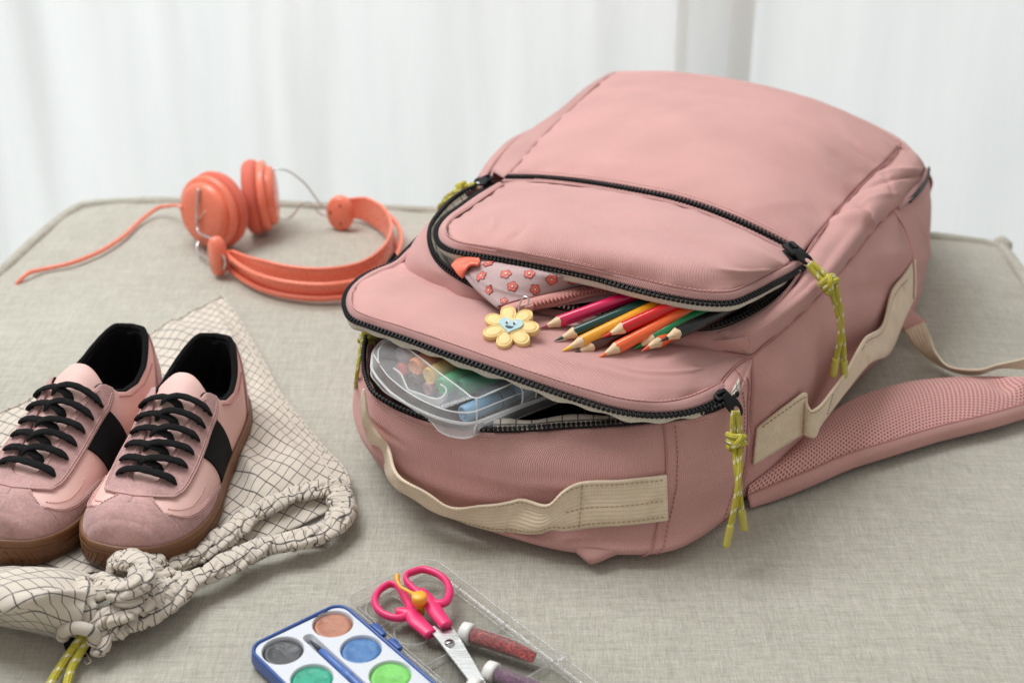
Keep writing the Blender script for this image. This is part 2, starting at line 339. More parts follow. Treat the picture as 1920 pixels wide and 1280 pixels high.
# ---------------------------------------------------------------- setting: floor, curtains, ottoman
def build_setting():
    g = np.array([[(x, y, -.45) for x in np.linspace(-4, 4, 9)] for y in np.linspace(-2, 5, 8)])
    fl = mat('pale_floor', (.62, .62, .6), .6); t = NT(fl); t.color(t.mixc(t.noise(t.coord('Object'), 5, 4), (.56, .56, .54), (.68, .68, .66)))
    o = mesh('floor', g.reshape(-1, 3), gridfaces(8, 9), fl); tag(o, kind='structure')
    def panel(x0, x1, y, seed, lab, amp=.02, hem=False):
        nx, nzv = int((x1 - x0) / .006), 60; V = []
        for i in range(nzv):
            z = -.45 + 2.6 * i / (nzv - 1)
            for j in range(nx):
                x = x0 + (x1 - x0) * j / (nx - 1); q = (x, 0, z * .12)
                V.append((x, y + amp * (1.6 * nz(q, 5, seed) + .9 * nz(q, 14, seed + 1) + .35 * nz(q, 34, seed + 2)), z))
        o = mesh('sheer_curtain', V, gridfaces(nzv, nx), M['curtain']); tag(o, lab, 'curtain', 'sheer curtains behind the ottoman')
    panel(-2.2, .322, 1.86, 3, 'wide white sheer curtain hanging behind headphones and pink backpack, left of the overlap', .022)
    hc_ = bpy.data.objects['sheer_curtain']
    for x0_, x1_ in ((.218, .2335), (.290, .3215)):
        V = []
        for i in range(60):
            z = -.45 + 2.6 * i / 59
            for x in (x0_, x1_): q = (x, 0, z * .12); V.append((x, 1.86 + .022 * (1.6 * nz(q, 5, 3) + .9 * nz(q, 14, 4) + .35 * nz(q, 34, 5)) - .003, z))
        mesh('hem_fold', V, gridfaces(60, 2), M['curtain_fold'], hc_)
    panel(.228, 2.2, 1.885, 9, 'white sheer curtain hanging at far right behind the end of the pink backpack', .016)
    # ottoman
    root = thing('ottoman', 'large square grey linen ottoman carrying the backpack, shoes and headphones', 'ottoman', (POC[0], POC[1], -.44))
    n = 130; V = []
    cc = np.linspace(-1, 1, n); cc = np.sign(cc) * (1 - (1 - np.abs(cc)) ** 1.25)
    def out(a, b):      # square to rounded square
        k = .010; r = (a * a * b * b); s = 1 - k * (abs(a) ** 6) * (abs(b) ** 6); bow = 1 + .006 * (1 - b * b) * abs(a) ** 4, 1 + .008 * (1 - a * a) * abs(b) ** 4
        return a * s * bow[0], b * s * bow[1]
    for b in cc:
        for a in cc:
            x, y = out(a, b); w = POC + PHALF * (x * PE1 + y * PE2)
            z = pz(w[0], w[1]) + .0022 * nz((w[0], w[1], 0), 6, 2) * (1 - max(abs(a), abs(b)) ** 8)
            edge = max(abs(a), abs(b)); z += .003 * nz((w[0], w[1], 0), 22, 5) * max(0, edge - .85) / .15
            V.append((w[0], w[1], z - .002))
    mesh('cushion_top', V, gridfaces(n, n), M['linen'], root, uv=np.array(V)[:, :2])
    ring = []
    for k in range(4):
        for s in np.linspace(-1, 1, 60, endpoint=False):
            a, b = [(s, -1), (1, s), (-s, 1), (-1, -s)][k]; x, y = out(a, b); w = POC + PHALF * (x * PE1 + y * PE2); ring.append((w[0], w[1], pz(w[0], w[1]) - .002))
    ring = np.array(ring); V = []
    for z, g_ in ((0, 0), (-.02, .006), (-.08, .012), (-.2, .015), (-.34, .010), (-.40, 0)):
        for q in ring: d = q[:2] - POC; V.append((*(q[:2] + nrm(np.append(d, 0))[:2] * g_), q[2] + z))
    mesh('side_panel', V, gridfaces(6, len(ring), True), M['linen'], root)
    rr = ring.copy(); rr[:, 2] += .001
    tube('piping', rr, .0055, M['linen'], root, n=240, closed=True, smooth_pts=True, up=(0, 0, 1))
    for sx, sy in ((1, 1), (1, -1)):
        x, y = out(sx, sy); w = POC + PHALF * (x * PE1 + y * PE2); d = nrm(np.append(w - POC, 0)); c = np.array([w[0], w[1], pz(w[0], w[1])]) + d * .004
        v, f = lathe([(.001, -.011), (.005, -.010), (.008, -.003), (.0075, .004), (.004, .008), (.001, .009)], 16)
        v *= np.array([1, 1.3, 1.0]); v = np.array([q * (1 + .25 * nz(q, 120, sx + 2 * sy)) for q in v]); xa, ya, za = axes((0, 0, 1), d); mesh('corner_ear', xform(v, c, xa, ya, za), f, M['linen'], root)
build_setting()
# ---------------------------------------------------------------- backpack
BAG = thing('backpack', 'dusty pink school backpack lying on its back with both zips gaping open', 'backpack', tuple(P(1290, 1025, 0)))
def wr(seed, amp, f=14, f2=40, edge=True):
    def d(u, v, p):
        e = 1.0
        if edge: e = min(1, 6 * min(u, 1 - u, v, 1 - v) + .05)
        return amp * e * (nz(p, f, seed) + .35 * nz(p, f2, seed + 1))
    return d
def fold(u0, v0, ang, L, w, a):
    """a soft crease: height a along a short line"""
    c, s = math.cos(ang), math.sin(ang)
    def d(u, v, p):
        x = (u - u0) * c + (v - v0) * s; y = -(u - u0) * s + (v - v0) * c
        return a * math.exp(-(y / w) ** 2 - (x / L) ** 4)
    return d
def addd(*fs): return lambda u, v, p: sum(f(u, v, p) for f in fs)
def stitches(name, c, m, parent, pitch=.0034, ln=.0021, r=.00032, lift=.0003, up=(0, 0, 1)):
    L = length(c); n = max(2, int(L / pitch)); mb = MB(); d = np.concatenate([[0], np.cumsum(np.linalg.norm(c[1:] - c[:-1], axis=1))])
    at = lambda s: np.array([np.interp(s, d, c[:, i]) for i in range(3)])
    for k in range(n):
        s = (k + .3) * pitch; a, b = at(s), at(min(L, s + ln)); t = nrm(b - a); x = nrm(np.cross(t, up)); y = np.cross(x, t)
        mb.box((a + b) / 2 + np.array(up) * lift, t * ln / 2, x * r, y * r)
    return mb.build(name, m, parent, smooth=False, kind='stuff')
def sheetnormal(c, side): # side: array of outward points
    return side
def tooth_mesh():
    bm = bmesh.new(); bmesh.ops.create_cube(bm, size=1)
    for v in bm.verts:
        v.co.x *= .0018; v.co.y *= .0036; v.co.z *= .0030
        if v.co.y > 0: v.co.x *= .72
    r = bmesh.ops.create_cube(bm, size=1); 
    for v in r['verts']: v.co.x *= .0029; v.co.y = v.co.y * .0013 + .0013; v.co.z *= .0018
    bmesh.ops.bevel(bm, geom=[e for e in bm.edges], offset=.00025, segments=1, affect='EDGES')
    me = bpy.data.meshes.new('zip_tooth'); bm.to_mesh(me); bm.free(); me.materials.append(M['black_plastic']); me.polygons.foreach_set('use_smooth', [False] * len(me.polygons)); return me
TOOTH = tooth_mesh()
def zipteeth(parent, c, out, up, pitch=.0033, single=True, lift=0.0, scale=1.0):
    """teeth along curve c; out(i)/up(i): arrays of outward direction and up direction"""
    L = length(c); n = int(L / pitch); d = np.concatenate([[0], np.cumsum(np.linalg.norm(c[1:] - c[:-1], axis=1))])
    at = lambda s, A: np.array([np.interp(s, d, A[:, i]) for i in range(3)])
    off = root_of(parent); mb = MB(); tv = np.array([tuple(v.co) for v in TOOTH.vertices]); tf = [tuple(p.vertices) for p in TOOTH.polygons]
    for k in range(n):
        s = (k + .5) * L / n; p = at(s, c); t = nrm(at(min(L, s + .001), c) - at(max(0, s - .001), c)); o = at(s, out); o = nrm(o - t * np.dot(o, t)); z = nrm(np.cross(t, o))
        if np.dot(z, at(s, up)) < 0: z = -z
        p = p + z * lift
        if single:
            ob = bpy.data.objects.new('zipper_tooth', TOOTH); COL.objects.link(ob); ob.parent = parent
            x = np.cross(o, z); ob.matrix_basis = Matrix(((x[0] * scale, o[0] * scale, z[0] * scale, p[0] - off[0]), (x[1] * scale, o[1] * scale, z[1] * scale, p[1] - off[1]), (x[2] * scale, o[2] * scale, z[2] * scale, p[2] - off[2]), (0, 0, 0, 1)))
        else: mb.add(xform(tv * scale, p, np.cross(o, z), o, z), tf)
    if not single: mb.build('zipper_teeth', M['black_plastic'], parent, smooth=False, kind='stuff')
def ribbon(name, c, out, w, m, parent, thick=.0008, n=None, lift=0, **kw):
    """flat strip from curve c outwards by w"""
    c2 = c + out * w; g = np.array([c * (1 - t) + c2 * t for t in np.linspace(0, 1, 4)])
    o = mesh(name, g.reshape(-1, 3), gridfaces(4, len(c)), m, parent, uv=guv(g), **kw); solid(o, thick, 0); return o
def perp(c, up):
    T = np.gradient(c, axis=0); o = np.cross(T, np.broadcast_to(up, c.shape)); return o / (np.linalg.norm(o, axis=1, keepdims=True) + 1e-12)

# --- upper front panel
A_rows = [[(948, 333, .146), (1100, 344, .160), (1270, 375, .165), (1400, 424, .160), (1500, 480, .146)],
          [(966, 312, .150), (1120, 322, .165), (1290, 352, .171), (1420, 398, .166), (1516, 460, .149)],
          [(1010, 262, .154), (1170, 272, .174), (1330, 300, .180), (1470, 345, .171), (1562, 405, .150)],
          [(1062, 212, .156), (1210, 217, .180), (1380, 240, .185), (1525, 288, .175), (1622, 338, .151)],
          [(1115, 163, .155), (1255, 167, .177), (1420, 190, .183), (1565, 236, .174), (1668, 296, .150)],
          [(1150, 138, .150), (1285, 140, .166), (1440, 165, .172), (1590, 214, .166), (1687, 272, .146)],
          [(1165, 136, .141), (1300, 150, .147), (1455, 178, .150), (1600, 224, .146), (1690, 268, .138)]]
A_rows = [X(r) for r in A_rows]
surf('front_panel', A_rows, M['pink'], BAG, 90, 70, .0015, addd(puff(.0014, 40, 30), pucker(.0022, 22, 16), fold(.93, .20, 2.7, .05, .010, .0014), fold(.93, .36, 2.9, .05, .010, .0018), fold(.94, .55, 3.0, .05, .010, -.0018), fold(.86, .12, .9, .12, .016, .001), fold(.07, .45, .3, .06, .012, .0012), fold(.07, .62, .4, .06, .010, -.0012), fold(.35, .1, .05, .2, .02, .001), wr(1, .0020, 7, 22), fold(.88, .28, 2.5, .12, .05, -.0018), fold(.9, .62, 2.6, .10, .04, .0018), fold(.93, .45, 2.8, .07, .02, -.0025), fold(.55, .35, .5, .35, .10, .002), fold(.3, .7, .35, .3, .09, -.002)))
# seam piping along the panel sides
Lseam = X([(945, 334, .146), (966, 314, .150), (1010, 264, .1545), (1062, 213, .1565), (1115, 163, .1555), (1150, 138, .150), (1165, 135, .141)])
Rseam = X([(1508, 484, .146), (1518, 464, .149), (1563, 407, .150), (1623, 340, .151), (1669, 298, .150), (1686, 274, .146), (1684, 262, .146)])
for c in (Lseam, Rseam): tube('seam_piping', c, .0007, M['dark_thread'], BAG, n=80, seg=6)
# --- gussets beside the panel
Lg = [Lseam, X([(925, 322, .140), (950, 291, .146), (1000, 244, .150), (1052, 205, .152), (1108, 160, .150), (1148, 137, .145), (1165, 136, .138)]),
      X([(914, 330, .118), (940, 292, .126), (992, 248, .130), (1046, 210, .132), (1104, 166, .132), (1150, 144, .130), (1172, 142, .124)]),
      X([(912, 395, .060), (950, 350, .060), (1010, 290, .060), (1070, 240, .060), (1130, 195, .060), (1180, 170, .060), (1200, 170, .060)]),
      X([(925, 470, .0), (975, 420, .0), (1040, 360, .0), (1100, 300, .0), (1160, 250, .0), (1200, 222, .0), (1230, 220, .0)])]
surf('side_gusset', Lg, M['pink'], BAG, 60, 40, .0012, wr(5, .0015))
tube('zipper_edge', X([(918, 330, .132), (945, 296, .137), (985, 268, .136)]), .0012, M['black_plastic'], BAG, n=30)
surf('rolled_edge', [X([(908, 334, .132), (930, 300, .139), (968, 262, .142), (1030, 228, .140), (1055, 208, .142)]), X([(898, 332, .128), (918, 300, .135), (955, 263, .140), (1012, 233, .138), (1050, 206, .14)]), X([(900, 345, .10), (925, 310, .11), (962, 275, .115), (1020, 240, .12), (1055, 214, .13)])], M['pink'], BAG, 40, 12, .002)
s2 = X([(1407, 668, .1125), (1476, 612, .121), (1545, 545, .128), (1590, 493, .131), (1638, 432, .133), (1690, 380, .128), (1724, 345, .120), (1735, 318, .118)])
s1 = X([(1345, 624, .1285), (1392, 606, .1310), (1436, 582, .1345), (1476, 550, .1390), (1502, 512, .1430), (1512, 470, .1465), (1557, 410, .1485), (1617, 343, .1495), (1663, 300, .148), (1684, 274, .144)])
sm = X([(1375, 645, .124), (1420, 618, .131), (1466, 584, .137), (1532, 525, .141), (1578, 462, .146), (1628, 400, .149), (1674, 348, .146), (1712, 315, .138), (1722, 292, .134)])
surf('side_gusset', [s1, sm, s2], M['pink'], BAG, 110, 26, .0012, addd(puff(.0018, 30, 7), pucker(.0022, 22, 16), fold(.515, .5, 1.55, .4, .008, .003), fold(.64, .5, 1.3, .3, .010, .0018), fold(.72, .4, 1.8, .3, .010, -.0018), wr(8, .0018, 16, 45), fold(.50, .35, 1.5, .30, .022, .0045), fold(.535, .5, 1.7, .35, .018, -.0035), fold(.80, .5, 1.2, .4, .022, -.004), fold(.84, .4, 1.35, .35, .02, .003), fold(.3, .4, .2, .2, .15, -.003)))
tube('seam_piping', s2, .0007, M['dark_thread'], BAG, n=100, seg=6)
# --- far end
fe = [X([(1165, 136, .141), (1300, 150, .147), (1455, 178, .150), (1600, 224, .146), (1690, 266, .140)]),
      X([(1172, 142, .124), (1310, 150, .128), (1470, 182, .126), (1630, 232, .128), (1738, 318, .118)]),
      X([(1190, 165, .06), (1330, 170, .06), (1490, 200, .06), (1640, 262, .06), (1742, 380, .07)]), X([(1230, 220, 0), (1360, 215, 0), (1510, 260, 0), (1650, 350, 0), (1735, 470, .0)])]
surf('end_panel', fe, M['pink'], BAG, 60, 30, .0012, wr(11, .0015))
surf('end_gusset', [X([(1560, 206, .155), (1600, 224, .150), (1650, 252, .148), (1687, 270, .146)]), X([(1570, 207, .151), (1610, 222, .148), (1665, 252, .144), (1716, 296, .136)]), X([(1590, 212, .146), (1640, 234, .144), (1700, 270, .138), (1742, 322, .120)])], M['pink'], BAG, 40, 12, .002)
# --- side body, right
sb = [s2, X([(1408, 740, .085), (1476, 690, .098), (1550, 612, .104), (1606, 545, .108), (1660, 478, .112), (1712, 418, .108), (1738, 372, .100), (1742, 335, .105)]),
      X([(1402, 830, .045), (1470, 785, .055), (1552, 700, .060), (1620, 620, .063), (1680, 545, .068), (1727, 470, .068), (1742, 410, .07), (1744, 360, .085)]),
      X([(1385, 940, .004), (1440, 888, .012), (1530, 795, .015), (1610, 700, .018), (1680, 618, .022), (1718, 545, .03), (1735, 470, .035), (1742, 410, .05)]),
      X([(1360, 950, -.002), (1415, 905, -.001), (1505, 815, -.001), (1590, 725, -.001), (1665, 645, -.001), (1715, 585, -.001), (1725, 540, -.001), (1725, 500, -.001)])]
surf('side_panel', sb, M['pink'], BAG, 100, 60, .0015, addd(puff(.002, 20, 20), pucker(.0022, 22, 16), fold(.12, .5, 1.3, .4, .03, .002), fold(.45, .3, .9, .3, .03, -.0025), fold(.8, .4, 1.4, .4, .02, .002), wr(21, .0036, 10, 26), fold(.25, .45, 1.2, .3, .07, -.003), fold(.66, .4, 1.0, .4, .05, .003)))
gSR = GRIDS['side_panel']
tube('pocket_seam', X([(1672, 393, .1315), (1694, 425, .118), (1706, 455, .109), (1712, 485, .100), (1714, 520, .082), (1713, 560, .062)]), .0007, M['dark_thread'], BAG, n=40, seg=6)
surf('zip_flap', [X([(1680, 384, .132), (1700, 362, .132), (1724, 340, .128), (1738, 315, .124)]), X([(1688, 392, .129), (1706, 376, .129), (1728, 354, .124), (1741, 325, .119)])], M['pink_seam'], BAG, 30, 4, .0012)
surf('zipper_edge', [X([(1704, 372, .1300), (1722, 354, .128), (1738, 332, .122), (1743, 312, .120)]), X([(1708, 380, .1275), (1726, 362, .125), (1741, 338, .119), (1745, 316, .117)])], M['black_plastic'], BAG, 40, 4, .0015)

lw0 = X([(925, 322, .139), (905, 358, .139), (862, 388, .137), (806, 436, .128), (745, 497, .1235), (700, 512, .118)]); lw1 = lw0 * 1.0; lw1[:, 2] = 0; lw1 += np.array([.012, 0, 0])
surf('side_panel', [lw0, (lw0 + lw1) / 2 + np.array([-.004, .002, 0]), lw1], M['pink'], BAG, 60, 20, .0015, wr(27, .003, 10, 26)); GRIDS['side_panel'] = gSR
# --- top end (faces the camera): rim of the main zip, then down to the ottoman
rimpts = [(800, 425, .115), (735, 500, .105), (703, 580, .095), (694, 628, .092), (688, 665, .090), (689, 705, .087), (704, 742, .084), (740, 766, .082), (800, 790, .081), (870, 806, .082), (930, 811, .083), (1050, 805, .087), (1180, 797, .091), (1290, 784, .095), (1350, 767, .099), (1374, 750, .102), (1400, 705, .108), (1407, 668, .1125)]
RIM = curve(X(rimpts), 150)
band = [RIM,
        curve(X([(780, 470, .08), (725, 545, .075), (696, 620, .072), (684, 660, .070), (678, 705, .068), (680, 745, .066), (692, 785, .064), (730, 815, .062), (790, 845, .060), (870, 868, .060), (950, 880, .062), (1060, 880, .065), (1180, 878, .068), (1290, 862, .068), (1350, 845, .066), (1385, 825, .066), (1404, 782, .070), (1408, 740, .085)]), 150),
        curve(X([(780, 540, .04), (722, 610, .04), (690, 660, .04), (678, 700, .038), (673, 745, .036), (676, 800, .034), (700, 848, .032), (750, 890, .030), (815, 925, .028), (890, 945, .028), (970, 955, .030), (1075, 962, .032), (1190, 965, .034), (1285, 950, .033), (1350, 920, .032), (1392, 888, .032), (1402, 850, .038), (1402, 830, .045)]), 150),
        curve(X([(785, 600, .008), (730, 660, .008), (695, 700, .008), (682, 745, .010), (682, 805, .010), (700, 855, .012), (740, 900, .012), (800, 945, .012), (870, 982, .012), (935, 1003, .012), (1010, 1018, .012), (1095, 1030, .012), (1190, 1036, .012), (1265, 1028, .012), (1330, 992, .010), (1375, 957, .008), (1388, 940, .006), (1385, 940, .004)]), 150),
        curve(X([(800, 600, -.002), (745, 660, -.002), (712, 705, -.002), (700, 750, -.002), (702, 800, -.002), (720, 845, -.002), (755, 885, -.002), (815, 930, -.002), (880, 968, -.002), (950, 990, -.002), (1020, 1005, -.002), (1095, 1018, -.002), (1190, 1020, -.002), (1255, 1015, -.002), (1320, 985, -.002), (1360, 955, -.002), (1365, 950, -.002), (1360, 950, -.002)]), 150)]
def bandsurf(name, m, thick, disp, sh=0.0, j0=0, j1=150, k=5):
    R = np.stack(band[:k])[:, j0:j1]; g = interp(R, np.linspace(0, 1, 60)); nn = gridnormals(g)
    if nn[30, (j1 - j0) // 2, 1] > 0: nn = -nn
    d = np.array([[disp(j / (g.shape[1] - 1), i / 59, g[i, j]) for j in range(g.shape[1])] for i in range(60)]); g = g + nn * (d + sh)[..., None]
    o = mesh(name, g.reshape(-1, 3), [q[::-1] for q in gridfaces(60, g.shape[1])], m, BAG, uv=guv(g)); solid(o, thick, -1 if gridnormals(g)[30, 60, 1] > 0 else 1); return g
ENDG = bandsurf('top_panel', M['pink'], .002, addd(pucker(.0024, 30, 14), fold(.33, .07, .5, .05, .010, .003), fold(.30, .12, 1.1, .06, .012, -.0025), fold(.45, .75, .1, .2, .03, -.003), fold(.72, .35, .25, .14, .03, .002), fold(.25, .5, .9, .2, .02, .0025), wr(31, .0040, 9, 24), fold(.36, .16, .9, .12, .03, .0035), fold(.40, .22, .5, .10, .02, -.003), fold(.60, .62, .05, .30, .07, -.0045), fold(.52, .45, .1, .2, .07, .003)))
# vertical seam and stitching on the end panel, near its right corner, and the corner seam
def oncol(j, i0=0, i1=60, lift=.0008):
    c = ENDG[i0:i1, j].copy(); return c
jc = int(np.argmin(np.abs(band[0][:, 0] - P(1243, 789, .093)[0]) + (band[0][:, 1] > 1.0) * 9 + 0)); 
nE = gridnormals(ENDG); nE = -nE if nE[30, 75, 1] > 0 else nE
def edge_line(name, j, m, off, r, i0=0, i1=50, st=False):
    c = np.array([ENDG[i, min(149, j + int(off))] + nE[i, min(149, j + int(off))] * .0006 for i in range(i0, i1)])
    if st: return stitches(name, c, m, BAG, up=nE[20, j])
    return tube(name, c, r, m, BAG, n=60, seg=6)
edge_line('panel_seam', jc, M['dark_thread'], 0, .0008); edge_line('stitching', jc, M['seam_line'], 2, 0, 1, 50, True)
edge_line('panel_seam', 143, M['dark_thread'], 0, .0008, 0, 52); edge_line('stitching', 140, M['seam_line'], 0, 0, 1, 50, True)
# --- back panel resting on the ottoman, and small folded corner
bp = [X([(1230, 220, .004), (1510, 260, .004), (1725, 500, .004)]), X([(925, 470, .004), (1250, 520, .004), (1665, 645, .004)]), X([(712, 705, .004), (1050, 800, .004), (1360, 950, .004)]), X([(755, 885, .004), (1000, 990, .004), (1255, 1015, .004)])]
surf('back_panel', bp, M['pink'], BAG, 20, 20, .002)
surf('folded_corner', [XG([(1050, 1015, .010), (1110, 1030, .013), (1180, 1030, .010)]), XG([(1075, 1026, .008), (1108, 1046, .010), (1160, 1034, .008)]), XG([(1106, 1053, .001), (1109, 1054, .002), (1112, 1053, .001)])], M['pink'], BAG, 20, 12, .0015)
# --- lining seen inside the main opening
lin = [RIM + np.array([0, 0, .0005]), RIM + np.array([0, .0066, .0052]), RIM * 1.0 + np.array([.006, .022, -.035]), RIM * 1.0 + np.array([.008, .025, -.07])]
li0 = int(np.argmin(np.abs(proj(RIM)[:, 0] - 925) + (proj(RIM)[:, 1] < 780) * 999)); lin = [q[li0:140] for q in lin]
g = interp(np.stack(lin), np.linspace(0, 1, 20)); g[1:] += np.array([[[0, 0, .0016 * math.sin(j * .55 + .8 * math.sin(j * .23)) * (1 - i / 19)] for j in range(g.shape[1])] for i in range(1, 20)])
o = mesh('lining', g.reshape(-1, 3), gridfaces(20, g.shape[1]), M['grid'], BAG, uv=guv(g)); solid(o, .0006, 0)
surf('inner_shade_wall', [X([(700, 640, .025), (760, 600, .025), (900, 560, .025)]), X([(900, 770, .022), (1050, 740, .022), (1300, 700, .022)]), X([(900, 812, .02), (1100, 812, .02), (1350, 770, .02)])], M['black_cloth'], BAG, 30, 12, .001)  # black sheet paints the shade deep in the main compartment
surf('inner_shade_wall', [X([(760, 560, .03), (950, 600, .03), (1150, 640, .03), (1400, 690, .03)]), X([(760, 560, .08), (950, 600, .08), (1150, 640, .08), (1400, 690, .08)]), X([(760, 560, .11), (950, 600, .11), (1150, 640, .108), (1400, 690, .10)])], M['black_cloth'], BAG, 30, 12, .001)  # upright black sheet, same painted darkness behind the opening

# --- cover flap of the main compartment
flap_edge = [(800, 430, .128), (762, 470, .126), (738, 492, .125), (700, 508, .124), (672, 525, .126), (652, 548, .1265), (649, 575, .1265), (662, 595, .1268), (700, 610, .1275), (770, 634, .1280), (850, 663, .1280), (930, 690, .1265), (1000, 714, .1240), (1090, 744, .1185), (1160, 764, .1135), (1225, 772, .108), (1290, 766, .106), (1335, 750, .105), (1362, 735, .105)]
HEM = curve(X(flap_edge), 240)
# inner line of the cover just inside the hem, then rows up to the crease
def rowP(*q): return X(q)
cov = [rowP((664, 548, .1305), (664, 580, .1305), (760, 616, .1320), (860, 650, .1320), (1000, 700, .1280), (1100, 731, .1225), (1180, 750, .1165), (1260, 752, .1100), (1330, 728, .1095), (1352, 716, .1095)),
       rowP((668, 535, .1300), (700, 560, .1325), (780, 590, .1335), (880, 624, .1320), (1010, 668, .1280), (1110, 700, .1230), (1200, 722, .1180), (1275, 724, .1135), (1340, 702, .1115), (1366, 698, .1110)),
       rowP((690, 517, .1285), (730, 538, .131), (800, 562, .1325), (900, 596, .1305), (1020, 636, .1275), (1120, 664, .1245), (1205, 690, .1210), (1285, 695, .1165), (1350, 682, .1130), (1385, 682, .1120)),
       rowP((738, 500, .127), (765, 515, .1285), (815, 540, .130), (905, 572, .1300), (1020, 606, .1285), (1120, 630, .126), (1210, 652, .1225), (1290, 663, .1185), (1360, 668, .1145), (1403, 669, .1130)),
       rowP((752, 488, .125), (775, 503, .125), (820, 528, .124), (905, 560, .123), (1020, 590, .122), (1120, 612, .121), (1210, 636, .119), (1290, 652, .1165), (1360, 660, .114), (1407, 667, .113))]
COVG = surfgrid(cov, 120, 60, addd(puff(.0022, 25, 12), pucker(.0022, 22, 16), fold(.22, .8, .4, .10, .03, -.002), fold(.14, .75, .9, .12, .025, .002), fold(.80, .4, .3, .15, .03, .0018), fold(.9, .5, 1.9, .1, .02, -.0015), wr(41, .0028, 10, 28), fold(.62, .25, .3, .2, .05, .0015)))
o = mesh('cover_flap', COVG.reshape(-1, 3), gridfaces(60, 120), M['pink'], BAG, uv=guv(COVG)); 
if gridnormals(COVG)[30, 60, 2] < 0: o.data.flip_normals()
solid(o, .0015, -1)
covedge = np.vstack([X([(806, 440, .129), (768, 478, .127), (742, 500, .1265), (705, 516, .127), (682, 530, .1275)]), cov[0][:, :]])
CE = curve(covedge, 240)
upz = np.array([0, 0, 1.])
def hemband(name, inner, outer, m, parent, puff=.0022):
    g = np.array([inner * (1 - t) + outer * t + upz * (puff * math.sin(math.pi * t) - .0004) for t in np.linspace(0, 1, 9)])
    o = mesh(name, g.reshape(-1, 3), gridfaces(9, len(inner)), m, parent, uv=guv(g))
    if gridnormals(g)[4, len(inner) // 2, 2] < 0: o.data.flip_normals()
    return solid(o, .0016, -1)
hemband('hem', CE, HEM, M['pink_seam'], BAG, .0028)
tube('hem_seam', CE + upz * .0002, .0007, M['dark_thread'], BAG, n=240, seg=6, smooth_pts=False)
Tn = HEM - CE; OUT = Tn / np.linalg.norm(Tn, axis=1, keepdims=True); OUT[:, 2] *= .3
zmain = mesh('zipper', [(0, 0, 0), (0.0001, 0, 0), (0, .0001, 0)], [(0, 1, 2)], M['black_plastic'], BAG, local=True); bpy.data.objects.remove(zmain)
def zipper(name, c, out, single, hidden_side=None, pitch=.0033, w=.0032, lift=-.0012, up=None):
    """tape core with teeth as sub-parts"""
    up = np.broadcast_to(upz, c.shape) if up is None else up
    core = c + out * .0006 + up * lift
    z = tube(name, core - out * .0012, .0006, M['black_plastic'], BAG, smooth_pts=False, seg=6)
    zipteeth(z, core + out * (w * .62), out, up, pitch, single)
    return z
zipper('zipper', HEM[52:], OUT[52:], True)
zipper('zipper', HEM[:54], OUT[:54], False)
# cream facing under the hem
f0 = HEM + upz * -.0022 - OUT * .001; f1 = HEM + OUT * .0012 + upz * -.0068; f2 = HEM - OUT * .010 + upz * -.0090
wv = np.array([[0, 0, .0009 * math.sin(i * .5) * 1.0 + .0008 * math.sin(i * .21)] for i in range(240)])
g = interp(np.stack([f0, f1 + wv, f2 + wv * .5]), np.linspace(0, 1, 10)); g = g[:, 48:232]
o = mesh('facing', g.reshape(-1, 3), gridfaces(10, g.shape[1]), M['cream'], BAG, uv=guv(g)); solid(o, .0008, 0)
surf('cover_lining', [X([(690, 560, .120), (900, 640, .118), (1150, 720, .108), (1340, 720, .102)]), X([(760, 520, .116), (950, 590, .112), (1180, 660, .108), (1380, 670, .104)])], M['cream'], BAG, 30, 4, .001)
# rim (lower) half of the main zip
Tr = perp(RIM, upz); 
if Tr[80, 1] < 0: Tr = -Tr      # inwards (away from the camera)
zo = -Tr * .35 + upz; zo = zo / np.linalg.norm(zo, axis=1, keepdims=True)
zipper('zipper', RIM[14:138] + upz * .0016 - Tr[14:138] * .0006, zo[14:138], True, up=-Tr[14:138], lift=.0004)
stitches('stitching', (RIM + upz * -.004)[34:132], M['pink_thread'], BAG, up=(0, -1, 0), lift=.002)
# slider, tab
def slider(p, fwd, up, name='zip_slider', k=1.0):
    f = nrm(fwd); u_ = nrm(np.array(up) - f * np.dot(up, f)); s = np.cross(f, u_); mb = MB()
    mb.box(p + u_ * .0022 * k, f * .0055 * k, s * .0042 * k, u_ * .0011 * k); mb.box(p - u_ * .0022 * k, f * .0055 * k, s * .0042 * k, u_ * .0010 * k); mb.box(p + f * .003 * k, f * .0018 * k, s * .0012 * k, u_ * .0024 * k)
    mb.box(p + u_ * .0045 * k, f * .0035 * k, s * .0011 * k, u_ * .0012 * k)
    o = mb.build(name, M['black_plastic'], BAG); bev(o, .0006); return o
def tab(p, d, n, parent, L=.018, w=.0052):
    """pull tab with a hole at its far end"""
    x = nrm(d); z = nrm(np.array(n) - x * np.dot(n, x)); y = np.cross(z, x)
    def ring(cx, rx, ry, k=20): return [(cx + rx * math.cos(a), ry * math.sin(a)) for a in np.linspace(0, 2 * math.pi, k, endpoint=False)]
    outer = [(L * .5 + L * .5 * math.cos(a), w * (1 if math.cos(a) > -.2 else .8) * math.sin(a)) for a in np.linspace(0, 2 * math.pi, 32, endpoint=False)]
    h1 = ring(L * .74, L * .15, w * .5, 32); V = []; F = []
    for zz in (-.0008, .0008):
        for q in outer: V.append((q[0], q[1], zz))
        for q in h1: V.append((q[0], q[1], zz))
    for i in range(32):
        j = (i + 1) % 32; F += [(i, j, 32 + j, 32 + i), (64 + i, 96 + i, 96 + j, 64 + j), (i, 64 + i, 64 + j, j), (32 + i, 32 + j, 96 + j, 96 + i)]
    o = mesh('pull_tab', xform(np.array(V), p, x, y, z), F, M['black_plastic'], parent); return bev(o, .0004)
def cord(pts, parent, r=.0021, name='pull_cord'): return tube(name, pts, r, M['cord'], parent, seg=10)
